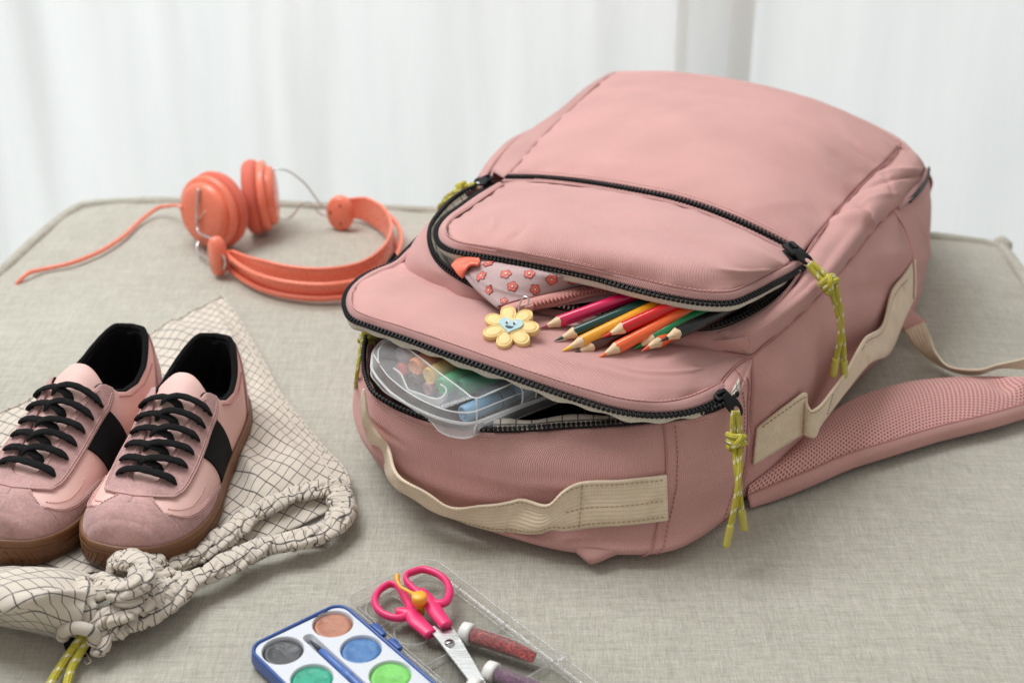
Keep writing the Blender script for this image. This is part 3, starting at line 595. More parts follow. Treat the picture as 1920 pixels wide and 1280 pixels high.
sl = slider(P(1352, 745, .1045), P(1372, 738, .106) - P(1340, 752, .104), (0, -.2, 1)); tab(P(1358, 738, .110), P(1388, 772, .098) - P(1360, 736, .110), (.2, -.5, .9), sl, .019, .0056)
def knotcord(root, top, knot, e1, e2, bend=(0, 0, 0), tipn=.016, r=.0021):
    """doubled cord: two strands from the tab to a knot, two tails with plastic tips"""
    top, knot, e1, e2 = map(np.array, (top, knot, e1, e2)); t = nrm(knot - top); side = nrm(np.cross(t, (0, -1, .5))); vw = nrm(np.cross(side, t))
    if vw[1] > 0: vw = -vw
    for s in (-1, 1): cord([top + side * s * .0008, (top + knot) / 2 + side * s * .0022, knot + side * s * .0015], root, r)
    k = []
    for a in np.linspace(-.3, 2 * math.pi * 2.1, 34):
        q = a / (2 * math.pi * 2.1); k.append(knot + t * (-.0042 + .0084 * q) + side * .0052 * math.cos(a) + vw * .0042 * math.sin(a))
    o = cord(k, root, r * 1.08, 'pull_knot')
    cord([knot - t * .004 + vw * .0035 - side * .003, knot + vw * .0062, knot + t * .004 + vw * .003 + side * .003], root, r)
    for e, s in ((e1, -1), (e2, 1)):
        a = knot + t * .003 + side * s * .002; mid = (a + e) / 2 + np.array(bend) + side * s * .0012; c = curve([a, mid, e], 40); d = nrm(c[-1] - c[-3])
        cord(c, root, r); tp = [c[-1] - d * .001, c[-1] + d * tipn * .5, c[-1] + d * tipn]; tube('cord_tip', tp, np.concatenate([[r * .9], np.full(14, r * 1.22), [r * .8]]), M['cord_tip'], root, n=16, seg=12)
def pull(*a, **k): knotcord(*a, **k)
pull(BAG, P(1379, 770, .104), P(1381, 826, .085), P(1370, 985, .034), P(1391, 957, .040), bend=(0, -.004, .004))
# --- front pocket: bulging wall, closed zip, flap, opening
lowzip = [(905, 352, .150), (862, 372, .148), (830, 400, .147), (806, 435, .145), (808, 472, .1425), (828, 502, .141), (862, 526, .1395), (905, 548, .1375), (970, 568, .1350), (1043, 580, .1310), (1100, 590, .1290), (1190, 606, .1280), (1270, 620, .1285), (1344, 618, .1290), (1383, 604, .1310), (1430, 578, .1345), (1478, 538, .1395), (1506, 503, .145)]
LZ = curve(X(lowzip), 200)
crease = curve(X([(905, 362, .140), (850, 392, .138), (800, 440, .128), (762, 485, .126), (765, 508, .1265), (790, 525, .126), (830, 543, .126), (870, 563, .1255), (930, 580, .125), (1010, 598, .1235), (1100, 616, .121), (1190, 636, .1190), (1250, 650, .119), (1300, 656, .117), (1350, 662, .1155), (1380, 640, .124), (1440, 590, .135), (1500, 515, .144)]), 200)
mid = (LZ + crease) / 2; o_ = crease - LZ; o_[:, 2] = 0; o_ /= (np.linalg.norm(o_, axis=1, keepdims=True) + 1e-9); mid = mid + o_ * .0040 + upz * .0028
g = interp(np.stack([crease, mid, LZ]), np.linspace(0, 1, 22)); g = g + np.array([[[0, 0, .0012 * nz(g[i, j], 18, 4)] for j in range(200)] for i in range(22)])
o = mesh('pocket_wall', g.reshape(-1, 3), gridfaces(22, 200), M['pink'], BAG, uv=guv(g)); solid(o, .0012, 0)
tube('crease_seam', crease[88:] + upz * .0006, .0007, M['dark_thread'], BAG, n=110, seg=6)
Tz = LZ - mid; Tz[:, 2] *= .4; Tz /= np.linalg.norm(Tz, axis=1, keepdims=True) + 1e-9
Lu = perp(LZ, upz); Lu = Lu if Lu[100, 1] > 0 else -Lu
zipper('zipper', LZ[3:197] + upz * .0014, (Tz * .35 + upz)[3:197] / np.linalg.norm((Tz * .35 + upz)[3:197], axis=1, keepdims=True), False, up=-Lu[3:197], lift=.0004)
# pocket lining: drops from the lower zip
q0 = LZ[8:192]; c0 = q0.mean(0); ins = c0 - q0; ins[:, 2] = 0; ins /= np.linalg.norm(ins, axis=1, keepdims=True)
g = interp(np.stack([q0 + upz * .001, q0 + ins * .009 - upz * .003, q0 + ins * .018 - upz * .012, q0 + ins * .028 - upz * .017]), np.linspace(0, 1, 12))
o = mesh('pocket_lining', g.reshape(-1, 3), gridfaces(12, g.shape[1]), M['grid_in'], BAG, uv=guv(g)); solid(o, .0006, 0)
surf('pocket_shade_floor', [X([(890, 385, .126), (1100, 400, .128), (1300, 430, .128), (1490, 500, .126)]), X([(840, 440, .126), (1050, 470, .128), (1280, 520, .128), (1470, 530, .126)]), X([(840, 500, .122), (1040, 560, .122), (1260, 600, .122), (1400, 590, .122)])], M['black_cloth'], BAG, 24, 12, .001)  # coloured black to stand for the shade inside the pocket
hemp = [(930, 345, .152), (895, 365, .153), (862, 388, .154), (836, 408, .155), (822, 430, .155), (826, 452, .155), (848, 466, .156), (890, 474, .158), (950, 484, .1605), (1030, 499, .162), (1110, 516, .1625), (1190, 537, .1625), (1260, 553, .161), (1320, 562, .159), (1370, 562, .157), (1410, 547, .155), (1450, 526, .152), (1485, 508, .149), (1508, 492, .1475)]
PH = curve(X(hemp), 220)
inn = [(945, 346, .154), (912, 368, .156), (880, 391, .158), (848, 413, .1595), (836, 430, .160), (842, 445, .160), (860, 455, .161), (900, 462, .1635), (955, 471, .166), (1035, 486, .1675), (1115, 503, .168), (1195, 523, .1675), (1265, 539, .166), (1325, 548, .1635), (1370, 547, .161), (1405, 533, .1585), (1440, 514, .1555), (1470, 500, .1525), (1498, 486, .149)]
PI = curve(X(inn), 220)
fl = [X([(948, 339, .147), (1100, 352, .161), (1270, 384, .166), (1400, 434, .161), (1488, 480, .148)]),
      X([(925, 360, .155), (1080, 385, .170), (1250, 418, .174), (1390, 460, .168), (1478, 494, .151)]),
      X([(885, 390, .159), (1050, 420, .176), (1230, 456, .179), (1370, 497, .173), (1455, 507, .1545)]),
      X([(850, 414, .161), (1020, 449, .1765), (1200, 491, .179), (1345, 530, .170), (1425, 523, .1575)])]
fl.append(curve(PI[62:186], 5)); fl[-1] = PI[np.linspace(50, 184, 9).astype(int)]
fl[3] = X([(843, 420, .161), (930, 432, .170), (1020, 449, .1755), (1110, 470, .178), (1200, 491, .178), (1280, 512, .174), (1345, 526, .168), (1390, 526, .163), (1430, 520, .157)])
FLG = surfgrid(fl, 120, 60, addd(puff(.002, 25, 14), pucker(.0022, 22, 16), fold(.15, .8, 1.3, .08, .012, .0015), fold(.26, .85, 1.5, .08, .010, -.0015), fold(.62, .5, .7, .3, .05, -.002), fold(.88, .7, 2.6, .1, .02, .0018), wr(51, .0024, 12, 30), fold(.42, .5, 1.1, .3, .09, -.0022), fold(.28, .72, 1.3, .12, .04, .0015), fold(.7, .4, .2, .4, .1, .0018)))
o = mesh('pocket_flap', FLG.reshape(-1, 3), gridfaces(60, 120), M['pink'], BAG, uv=guv(FLG))
if gridnormals(FLG)[30, 60, 2] < 0: o.data.flip_normals()
solid(o, .0012, -1)
hemband('hem', PI, PH, M['pink_seam'], BAG, .0024)
tube('hem_seam', PI + upz * .0003, .0007, M['dark_thread'], BAG, n=220, seg=6, smooth_pts=False)
Tp = PH - PI; OP = Tp / np.linalg.norm(Tp, axis=1, keepdims=True); OP[:, 2] *= .3
zipper('zipper', PH[56:208], OP[56:208], True)
zipper('zipper', PH[4:57], OP[4:57], False)
zipper('zipper', PH[207:218], OP[207:218], False)
g = interp(np.stack([PH - upz * .002, PH + OP * .0012 - upz * .007, PH - OP * .009 - upz * .011]), np.linspace(0, 1, 8))[:, 55:216]
o = mesh('facing', g.reshape(-1, 3), gridfaces(8, g.shape[1]), M['cream'], BAG, uv=guv(g)); solid(o, .0007, 0)
# closed zip across the front
cz = curve(X([(948, 336, .1475), (1010, 337, .1535), (1100, 346, .162), (1190, 361, .1665), (1270, 378, .167), (1340, 401, .165), (1410, 431, .161), (1480, 466, .1515)]), 160)
ou = perp(cz, upz); ou = ou if ou[80, 1] > 0 else -ou
ribbon('zip_backing', cz - ou * .014 - upz * .0022, ou, .028, M['pink'], BAG, .0008)
z = ribbon('zipper', cz - ou * .0075 + upz * .0006, ou, .0150, M['pink_seam'], BAG, .0008)
core = tube('zip_core', cz + upz * .0018, .0012, M['black_plastic'], z, smooth_pts=False, seg=6)
for s in (-1, 1): zipteeth(z, cz + ou * s * .0011 + upz * .0022, ou * -s, np.broadcast_to(upz, cz.shape), .0032, False)
lip = surf('zip_garage', [cz + ou * .0050 + upz * .0028, cz + ou * .0062 + upz * .0036, cz + ou * .0105 + upz * .0022], M['pink'], BAG, 160, 6, .0012)
tube('garage_edge', cz + ou * .0046 + upz * .0018, .0007, M['dark_thread'], BAG, smooth_pts=False, seg=6)
stitches('stitching', (cz + ou * .0078 + upz * .0040)[4:], M['pink_thread'], BAG); stitches('stitching', (cz - ou * .0085 + upz * .0030)[20:150], M['pink_thread'], BAG)
# pulls of the front pocket
sl = slider(P(1486, 472, .155), P(1505, 486, .152) - P(1478, 463, .155), (0, -.1, 1), k=1.25); tab(P(1488, 468, .160), P(1522, 494, .152) - P(1488, 468, .160), (.1, -.3, 1), sl, .018, .0054)
pull(BAG, P(1517, 494, .157), P(1556, 532, .146), P(1568, 672, .088), P(1582, 676, .084), bend=(.002, -.003, .004), r=.0023)
sl = slider(P(912, 340, .152), P(925, 333, .153) - P(900, 345, .150), (0, -.1, 1)); tab(P(914, 334, .157), P(888, 347, .155) - P(914, 334, .157), (0, -.3, 1), sl, .014)
pull(BAG, P(892, 348, .154), P(868, 357, .144), P(830, 400, .090), P(845, 405, .085), bend=(-.01, .0, .0))
pull(BAG, P(697, 618, .098), P(690, 634, .092), P(684, 690, .060), P(688, 700, .058), bend=(-.003, 0, 0), r=.0018)

stitches('stitching', (PI * .9 + PH * .1)[30:205] + upz * .0016, M['pink_thread'], BAG)
stitches('stitching', (CE * .85 + HEM * .15)[30:232] + upz * .0018, M['pink_thread'], BAG)
# --- webbing
def strap(name, e1, e2, m, thick=.0016, n=110, k=9, disp=None, parent=BAG, zf=None):
    zf = zf or XS
    a = curve(zf(e1), n); b = curve(zf(e2), n); g = np.array([a * (1 - t) + b * t for t in np.linspace(0, 1, k)])
    if disp is not None:
        nn = gridnormals(g); g = g + nn * np.array([[disp(j / (n - 1), i / (k - 1)) for j in range(n)] for i in range(k)])[..., None]
    o = mesh(name, g.reshape(-1, 3), gridfaces(k, n), m, parent, uv=guv(g)); solid(o, thick, 0); return o, g
sgE = lambda px, py, l: snap(ENDG, nE, px, py, l)
gS = GRIDS['side_panel']; nS = gridnormals(gS); nS = nS if nS[30, 50, 0] > 0 else -nS; sgS = lambda px, py, l: snap(gS, nS, px, py, l)
def XS(l):
    o = []
    for q in l: o.append({'E': sgE, 'S': sgS}[q[3]](q[0], q[1], q[2]) if len(q) == 4 else P(*q))
    return np.array(o)
tube('zipper_cord', XS([(697, 622, .004, 'E'), (690, 650, .005, 'E'), (684, 690, .005, 'E'), (680, 735, .005, 'E')]), .0016, M['cord'], BAG, n=40)
# corner piece between cover, end panel and side
surf('corner_panel', [X([(1340, 741, .1060), (1352, 716, .1090), (1366, 698, .1105), (1385, 682, .1117), (1404, 669, .1128)]), X([(1352, 745, .1050), (1368, 728, .1075), (1382, 706, .1095), (1396, 686, .1110), (1406, 669, .1128)]), X([(1364, 752, .1025), (1378, 743, .1020), (1392, 716, .1055), (1402, 690, .1095), (1409, 668, .1125)])], M['pink'], BAG, 30, 14, .0012)
tube('seam_piping', X([(1345, 732, .1085), (1356, 714, .1098), (1368, 699, .1110), (1386, 682, .1122), (1406, 669, .1135)]), .0007, M['dark_thread'], BAG, n=40, seg=6)
tube('seam_piping', X([(1300, 655, .1195), (1350, 660, .117), (1380, 665, .1155), (1404, 669, .1138), (1440, 640, .117), (1476, 612, .122)]), .0007, M['dark_thread'], BAG, n=60, seg=6)
stitches('stitching', curve(X([(1376, 690, .1130), (1388, 704, .1095), (1398, 720, .1060), (1404, 742, .098), (1408, 770, .086)]), 60), M['seam_line'], BAG)
h, hg = strap('carry_handle', [(682, 728, .097), (686, 765, .085), (698, 793, .072), (716, 822, .062), (725, 835, .056), (729, 850, .054), (738, 874, .050), (764, 905, .046), (809, 932, .040), (850, 951, .035), (910, 950, .035), (977, 936, .043), (1034, 930, .012, 'E'), (1060, 913, .007, 'E'), (1084, 903, .0045, 'E'), (1165, 896, .004, 'E'), (1245, 886, .004, 'E')],
      [(675, 756, .086), (679, 792, .072), (690, 818, .054), (706, 846, .037), (719, 866, .033), (728, 890, .029), (745, 914, .025), (790, 944, .020), (835, 963, .017), (880, 984, .014), (940, 994, .014), (1015, 998, .022), (1037, 996, .010, 'E'), (1060, 990, .006, 'E'), (1109, 984, .004, 'E'), (1180, 979, .0035, 'E'), (1248, 972, .0035, 'E')], M['beige'], .0020, 150, 12,
      disp=lambda u, v: .0010 * math.sin(u * 40) * (u < .6) + .0014 * math.sin(v * 6.3 * 1.0) * (.3 < u < .95))
stitches('stitching', hg[1, 60:] + np.array([0, -.0016, .0005]), M['tan_thread'], h, up=(0, -.9, .4)); stitches('stitching', hg[10, 70:] + np.array([0, -.0016, .0005]), M['tan_thread'], h, up=(0, -.9, .4)); stitches('stitching', hg[:, 118] + np.array([0, -.0018, .0005]), M['tan_thread'], h, up=(0, -.9, .4)); stitches('stitching', hg[6, 112:] + np.array([0, -.0018, .0005]), M['tan_thread'], h, up=(0, -.9, .4))
h, hg = strap('side_handle', [(1416, 800, .002, 'S'), (1440, 780, .002, 'S'), (1470, 755, .003, 'S'), (1497, 733, .005, 'S'), (1503, 736, .004, 'S'), (1512, 755, .070), (1522, 770, .065), (1532, 765, .066), (1560, 733, .070), (1590, 690, .074), (1618, 640, .082), (1640, 600, .008, 'S'), (1664, 548, .004, 'S'), (1690, 515, .002, 'S'), (1711, 486, .002, 'S')],
      [(1409, 870, .002, 'S'), (1440, 850, .002, 'S'), (1470, 828, .003, 'S'), (1496, 806, .005, 'S'), (1502, 806, .004, 'S'), (1510, 815, .040), (1525, 820, .036), (1536, 800, .038), (1556, 772, .042), (1590, 728, .048), (1622, 688, .054), (1655, 648, .008, 'S'), (1684, 602, .004, 'S'), (1704, 570, .002, 'S'), (1712, 552, .002, 'S')], M['beige'], .0020, 150, 12,
      disp=lambda u, v: .0012 * math.sin(v * 6.3) * (.5 < u < .9))
stitches('stitching', hg[1, 2:54] + np.array([0, -.0016, .0005]), M['tan_thread'], h, up=(.4, -.7, .4)); stitches('stitching', hg[1:11, 44] + np.array([0, -.002, .0005]), M['tan_thread'], h, up=(.4, -.7, .4))
stitches('stitching', hg[2, 70:140] + np.array([0, -.0018, .0005]), M['tan_thread'], h, up=(.4, -.7, .4))
surf('corner_panel', [X([(1326, 636, .124), (1370, 636, .129), (1402, 630, .130)]), X([(1318, 652, .1180), (1362, 658, .1165), (1408, 667, .1125)])], M['pink'], BAG, 16, 6, .001)
# --- padded shoulder strap with mesh face
def mk_mesh():
    m = mat('pink_air_mesh', (.62, .31, .285), .8); t = NT(m); c = t.coord('UV', (1, 1, 1)); sp = t.n('ShaderNodeSeparateXYZ'); t.l(c, sp.inputs[0]); p = .0034
    y = t.math('MULTIPLY', sp.outputs[1], 1 / (p * .8)); row = t.math('FLOOR', y); x = t.math('ADD', t.math('MULTIPLY', sp.outputs[0], 1 / p), t.math('MULTIPLY', t.math('MODULO', row, 2.0), .5))
    dx = t.math('SUBTRACT', t.math('FRACT', x), .5); dy = t.math('MULTIPLY', t.math('SUBTRACT', t.math('FRACT', y), .5), 1.0)
    d = t.math('SQRT', t.math('ADD', t.math('MULTIPLY', dx, dx), t.math('MULTIPLY', t.math('MULTIPLY', dy, dy), .8)))
    f = t.ramp(d, .22, .34); t.color(t.mixc(f, (.34, .115, .11), (.70, .37, .335))); t.bump(f, .8, .0012); t.b.inputs['Sheen Weight'].default_value = .2; return m  # mesh holes get their recess shade from a darker colour
M['mesh'] = mk_mesh()
se1 = XG([(1405, 915, .010), (1440, 880, .016), (1490, 835, .022), (1545, 785, .024), (1600, 748, .024), (1700, 716, .024), (1800, 706, .026), (1900, 706, .026), (1990, 712, .026)])
se2 = XG([(1402, 930, .009), (1460, 906, .012), (1520, 882, .014), (1590, 852, .015), (1660, 830, .016), (1760, 800, .016), (1850, 778, .017), (1920, 758, .017), (1990, 738, .018)])
a = curve(se1, 140); b = curve(se2, 140); rows_ = []
for t in np.linspace(0, 1, 22): rows_.append(a * (1 - t) + b * t + upz * (.006 * math.sin(math.pi * t)))
g = np.array(rows_); 
for j in range(140):
    for i in range(22):
        u = j / 139; v = i / 21; g[i, j, 2] += -.0065 * math.exp(-((u - .83) / .035) ** 2 - ((v - .35) / .30) ** 2) + .003 * math.exp(-((u - .88) / .03) ** 2 - ((v - .5) / .4) ** 2) + .0010 * nz(g[i, j], 25, 6)
st = thing_ = mesh('shoulder_strap', g.reshape(-1, 3), gridfaces(22, 140), M['mesh'], BAG, uv=guv(g))
if gridnormals(g)[10, 70, 2] < 0: st.data.flip_normals()
low = b + np.array([.002, -.003, -.011]); low[:, 2] = np.maximum(low[:, 2], .001)
g2 = interp(np.stack([b + upz * .0004, b + np.array([.0012, -.0035, -.004]), low]), np.linspace(0, 1, 10)); o = mesh('strap_edge', g2.reshape(-1, 3), gridfaces(10, 140), M['pink'], st, uv=guv(g2)); solid(o, .0012, 0)
g3 = np.array([a, a + np.array([0, .004, -.018])]); mesh('strap_edge', g3.reshape(-1, 3), gridfaces(2, 140), M['pink'], st)
tube('strap_seam', b + upz * .0007, .0008, M['dark_thread'], st, smooth_pts=False, seg=6)
strap('anchor_tab', [(1690, 566, .030), (1712, 585, .022), (1738, 604, .014)], [(1668, 590, .028), (1680, 610, .018), (1690, 618, .010)], M['pink'], .003, 20, 6)
strap('webbing_strap', [(1733, 603, .015), (1745, 632, .014), (1758, 665, .020), (1790, 690, .030), (1830, 693, .032), (1868, 684, .026), (1920, 672, .022), (1985, 655, .02)], [(1692, 618, .010), (1712, 645, .004), (1750, 678, .002), (1800, 700, .002), (1835, 702, .006), (1872, 690, .016), (1920, 692, .012), (1985, 700, .01)], M['beige'], .0014, 80, 8)
# second shoulder strap lies under the bag on its hidden side
strap('webbing_strap', [(925, 470, .006), (960, 430, .006), (1010, 380, .006)], [(935, 480, .006), (972, 440, .006), (1022, 390, .006)], M['beige'], .0014, 20, 4)
# ---------------------------------------------------------------- coloured pencils
def woodmat():
    m = mat('sharpened_wood', (.70, .50, .30), .6); t = NT(m); a = t.noise(t.coord('Object', (900, 900, 90)), 1, 4, .6)
    t.color(t.mixc(t.ramp(a, .3, .7), (.56, .37, .20), (.80, .61, .40))); t.bump(a, .3, .0003); return m
M['wood'] = woodmat()
PR, PL = .0044, .118
def pencil_meshes(PL=.118):
    seg = 36; V = []; F = []
    def ring(z, r): 
        return [(r * math.cos(2 * math.pi * k / seg), r * math.sin(2 * math.pi * k / seg), z) for k in range(seg)]
    zc = .0160
    barrel_v = []; nr = 4
    for z, r, sc in ((zc, PR * .985, 1), (zc + .0006, PR, .6), (zc + .02, PR, 0), (PL - .001, PR, 0), (PL, PR * .92, 0)):
        for k in range(seg):
            q = ring(0, r)[k]; barrel_v.append((q[0], q[1], z + .0008 * sc * math.sin(k * 3 / seg * 2 * math.pi) ))
    bf = gridfaces(5, seg, True) + [tuple(4 * seg + k for k in range(seg))]
    wood_v = []; zs = [(zc + .0004, PR * .965), (zc - .0012, PR * .90), (.0115, PR * .63), (.0068, PR * .33)]
    for z, r in zs: wood_v += ring(z, r)
    wf = gridfaces(4, seg, True); lead_v = ring(.0069, PR * .335) + ring(.0025, PR * .15) + ring(.0004, PR * .06) + [(0, 0, 0)]
    lf = gridfaces(3, seg, True) + [(2 * seg + k, 2 * seg + (k + 1) % seg, 3 * seg) for k in range(seg)]
    return (barrel_v, bf), (wood_v, [q[::-1] for q in wf]), (lead_v, [q[::-1] for q in lf])
def pencil(label, tip, to, col, lead=None, roll=0, PL=.118):
    PG = pencil_meshes(PL); tip, to = np.array(tip) + upz * .0085, np.array(to) + upz * .002; x, y, z = axes(to - tip)
    r = Matrix(((x[0], y[0], z[0]), (x[1], y[1], z[1]), (x[2], y[2], z[2]))) @ Matrix.Rotation(roll, 3, 'Z')
    t = thing('coloured_pencil', label, 'pencil', tuple(tip), 'coloured pencils poking out of the front pocket', r.to_euler())
    key = tuple(col); m = mat('lacquer_%02d' % (len(bpy.data.materials)), col, .22); m.node_tree.nodes['Principled BSDF'].inputs['Coat Weight'].default_value = .25; m.node_tree.nodes['Principled BSDF'].inputs['Coat Roughness'].default_value = .08
    tt = NT(m); c = tt.noise(tt.coord('Object', (300, 300, 60)), 1, 4); tt.color(tt.mixc(tt.ramp(c, .3, .7), scale_c(col, .92), scale_c(col, 1.05)))
    ml = mat('pencil_lead', lead or scale_c(col, .8), .5)
    for nm, (v, f), mm in (('barrel', PG[0], m), ('wood_cone', PG[1], M['wood']), ('lead_tip', PG[2], ml)):
        me = mesh(nm, v, f, mm, t, local=True)
    return t
PEN = [('shiny pink coloured pencil, the longest one, nearest the yellow flower charm', (1009, 637, .1235), (1217, 547, .150), (.62, .010, .085), (.30, .06, .09), .3),
 ('dark green coloured pencil between the pink and the yellow pencil', (1038, 660, .1225), (1252, 557, .149), (.004, .040, .030), (.004, .05, .03), 1.1),
 ('yellow coloured pencil with a bright yellow tip', (1053, 679, .1215), (1261, 563, .149), (.80, .33, .012), (.85, .50, .02), .2),
 ('dark brown coloured pencil lying mostly under the red one', (1071, 685, .1195), (1230, 604, .136), (.075, .018, .016), (.06, .02, .015), .7),
 ('glossy red coloured pencil with a red tip lying over the brown one', (1128, 653, .1285), (1292, 564, .152), (.60, .008, .010), (.55, .02, .01), 1.5),
 ('light orange coloured pencil with the tip nearest the lower zip', (1119, 692, .1185), (1317, 571, .148), (.85, .130, .030), (.75, .17, .05), .9),
 ('bright green coloured pencil with a green tip', (1186, 675, .1205), (1349, 571, .1475), (.004, .19, .055), (.01, .26, .05), .1),
 ('deep orange coloured pencil between the green and the black one', (1201, 679, .1215), (1376, 566, .1410), (.85, .10, .010), (.70, .10, .03), .4),
 ('glossy black coloured pencil lying on top at the right of the row', (1236, 661, .1300), (1408, 562, .1440), (.005, .007, .008), (.01, .01, .012), .5)]
PLS = (.118, .113, .110, .095, .100, .095, .084, .076, .074)
for (lab, a, b, c, l, r), pl in zip(PEN, PLS): pencil(lab, P(*a), P(*b), c, l, r, pl)

# ---------------------------------------------------------------- flowered pencil pouch
M['pouch'] = fabric('pouch_print_ground', (.66, .47, .46), 1200, .06, .6); M['pouch_tape'] = fabric('pouch_zip_tape', (.62, .30, .26), 1200, .06, .7)
M['flower_red'] = mat('print_red', (.62, .12, .095), .6); M['flower_line'] = mat('print_dark_red', (.22, .03, .02), .6); M['flower_eye'] = mat('print_cream', (.75, .55, .42), .6)
PO = thing('pencil_pouch', 'pale pink pencil pouch printed with red flowers, poking out of the front pocket', 'pencil pouch', tuple(P(945, 575, .135)))
pr = [X([(868, 476, .1500), (930, 478, .1560), (1020, 492, .1580), (1110, 508, .1580), (1210, 532, .156)]),
      X([(866, 500, .1480), (930, 505, .1555), (1020, 513, .1575), (1110, 523, .1560), (1205, 540, .152)]),
      X([(893, 538, .1440), (945, 540, .1500), (1030, 535, .1530), (1110, 532, .1520), (1200, 545, .148)]),
      X([(936, 576, .1400), (960, 568, .1420), (1035, 549, .1440), (1110, 534, .1450), (1195, 546, .1440)])]
pr[2] = X([(893, 538, .1440), (945, 536, .1500), (1030, 527, .1530), (1110, 527, .1520), (1200, 541, .148)])
PGR = surfgrid(pr, 90, 50, addd(wr(61, .0012, 22, 50), fold(.05, .5, 1.2, .5, .03, .001)))
o = mesh('pouch_front', PGR.reshape(-1, 3), gridfaces(50, 90), M['pouch'], PO, uv=guv(PGR))
if gridnormals(PGR)[25, 45, 2] < 0: o.data.flip_normals()
solid(o, .001, -1); PGN = gridnormals(PGR); PGN = PGN if PGN[25, 45, 2] > 0 else -PGN
zt = [X([(940, 577, .1395), (962, 571, .1425), (1040, 551, .1445), (1120, 537, .1450), (1200, 548, .144)]), X([(944, 583, .1385), (966, 581, .1420), (1046, 561, .1440), (1126, 546, .1445), (1205, 552, .143)]), X([(952, 590, .1370), (985, 583, .1370), (1052, 572, .1400), (1130, 555, .1420), (1210, 557, .142)])]
zt = [X([(938, 576, .1400), (960, 569, .1425), (1037, 550, .1445), (1112, 535, .1455), (1196, 546, .1440)]), X([(945, 583, .1385), (968, 577, .1425), (1044, 560, .1440), (1122, 543, .1445), (1205, 551, .143)]), X([(955, 590, .1360), (985, 584, .1370), (1052, 570, .1400), (1130, 553, .1420), (1210, 556, .142)])]
ZG = surfgrid(zt, 120, 12); o = mesh('zip_tape', ZG.reshape(-1, 3), gridfaces(12, 120), M['pouch_tape'], PO, uv=guv(ZG)); solid(o, .001, 0)
zn = gridnormals(ZG); zn = zn if zn[6, 60, 2] > 0 else -zn
mb = MB(); c = ZG[6]; c = curve(c + zn[6] * .0008, 140)
for k in range(4, 138, 2):
    t_ = nrm(c[min(139, k + 1)] - c[k - 1]); s = np.cross(nrm(zn[6, 60]), t_); s = s if k % 4 else -s
    mb.box(c[k] + s * .0008, t_ * .0007, s * .0019, zn[6, 60] * .0010)
mb.build('zipper_teeth', mat('pouch_zip_teeth', (.50, .20, .17), .45), PO, kind='stuff')
tube('pouch_seam', PGR[-1] + PGN[-1] * .0007, .0008, M['flower_line'], PO, seg=6, smooth_pts=False)
tube('pouch_piping', curve(PGR[12:, 0] + PGN[12:, 0] * .0004, 40), .0018, M['pouch'], PO, seg=8, smooth_pts=False)
# dark red coral corner tab
ct = [X([(849, 496, .1470), (855, 486, .1490), (870, 479, .1515), (896, 482, .155)]), X([(851, 506, .1475), (862, 497, .1520), (878, 489, .1550), (900, 490, .1565)]), X([(868, 522, .1445), (872, 508, .1510), (880, 498, .1545), (896, 496, .1570)])]
surf('coral_corner', ct, mat('coral_satin', (.82, .17, .10), .4), PO, 30, 14, .002, disp=lambda u, v, p: .0008 * math.sin(v * 9))
surf('pouch_back', [X([(860, 505, .144), (1000, 520, .146), (1200, 550, .146)]), X([(950, 590, .135), (1050, 572, .137), (1210, 556, .139)])], M['pouch'], PO, 30, 5, .001)
def on(u, v, gr, nn, lift):
    nv, nu = gr.shape[:2]; i = min(max(v, 0), 1) * (nv - 1); j = min(max(u, 0), 1) * (nu - 1); i0, j0 = int(min(i, nv - 2)), int(min(j, nu - 2)); a, b = i - i0, j - j0
    f = lambda A: (A[i0, j0] * (1 - a) * (1 - b) + A[i0, j0 + 1] * (1 - a) * b + A[i0 + 1, j0] * a * (1 - b) + A[i0 + 1, j0 + 1] * a * b)
    return f(gr) + nrm(f(nn)) * lift
mb = MB(); fl_mid = []
def flower_print(px, py, r, rot):
    # nearest surface spot to the place in the print, then a tangent frame there
    e = np.inf
    for i in range(0, 50):
        for j in range(0, 90):
            q = PGR[i, j]; d = q - np.array([0, 0, CAMH]); yy = d[1] * math.cos(PITCH) - d[2] * math.sin(PITCH); sx = 960 + FPX * d[0] / yy; sy = 640 - FPX * (d[1] * math.sin(PITCH) + d[2] * math.cos(PITCH)) / yy
            if (sx - px) ** 2 + (sy - py) ** 2 < e: e = (sx - px) ** 2 + (sy - py) ** 2; bi = (i, j)
    i, j = bi; n = PGN[i, j]; c = PGR[i, j]; x = nrm(np.array([1, 0, 0]) - n * n[0]); y = np.cross(n, x)
    flat = PGR.reshape(-1, 3); fn = PGN.reshape(-1, 3)
    def proj(q, lift):
        k = int(((flat - q) ** 2).sum(1).argmin()); m_ = fn[k]; return q - m_ * np.dot(q - flat[k], m_) + m_ * lift
    for rad_, lift, mi in ((1.0, .00045, 1), (.84, .0006, 0)):
        pts = []
        for a in np.linspace(0, 2 * math.pi, 40, endpoint=False):
            rr = r * (.66 + .40 * abs(math.cos(2.5 * (a + rot))) ** .55) * rad_ + (0 if rad_ == 1 else -.0)
            pts.append(proj(c + x * rr * math.cos(a) + y * rr * math.sin(a), lift))
        mb.add([proj(c, lift)] + pts, [(0, 1 + k, 1 + (k + 1) % 40) for k in range(40)], mi)
    for rad_, lift, mi in ((.30, .00075, 1), (.21, .0009, 2)):
        pts = [proj(c + (x * math.cos(a) + y * math.sin(a)) * r * rad_, lift) for a in np.linspace(0, 2 * math.pi, 16, endpoint=False)]
        mb.add([proj(c, lift)] + pts, [(0, 1 + k, 1 + (k + 1) % 16) for k in range(16)], mi)
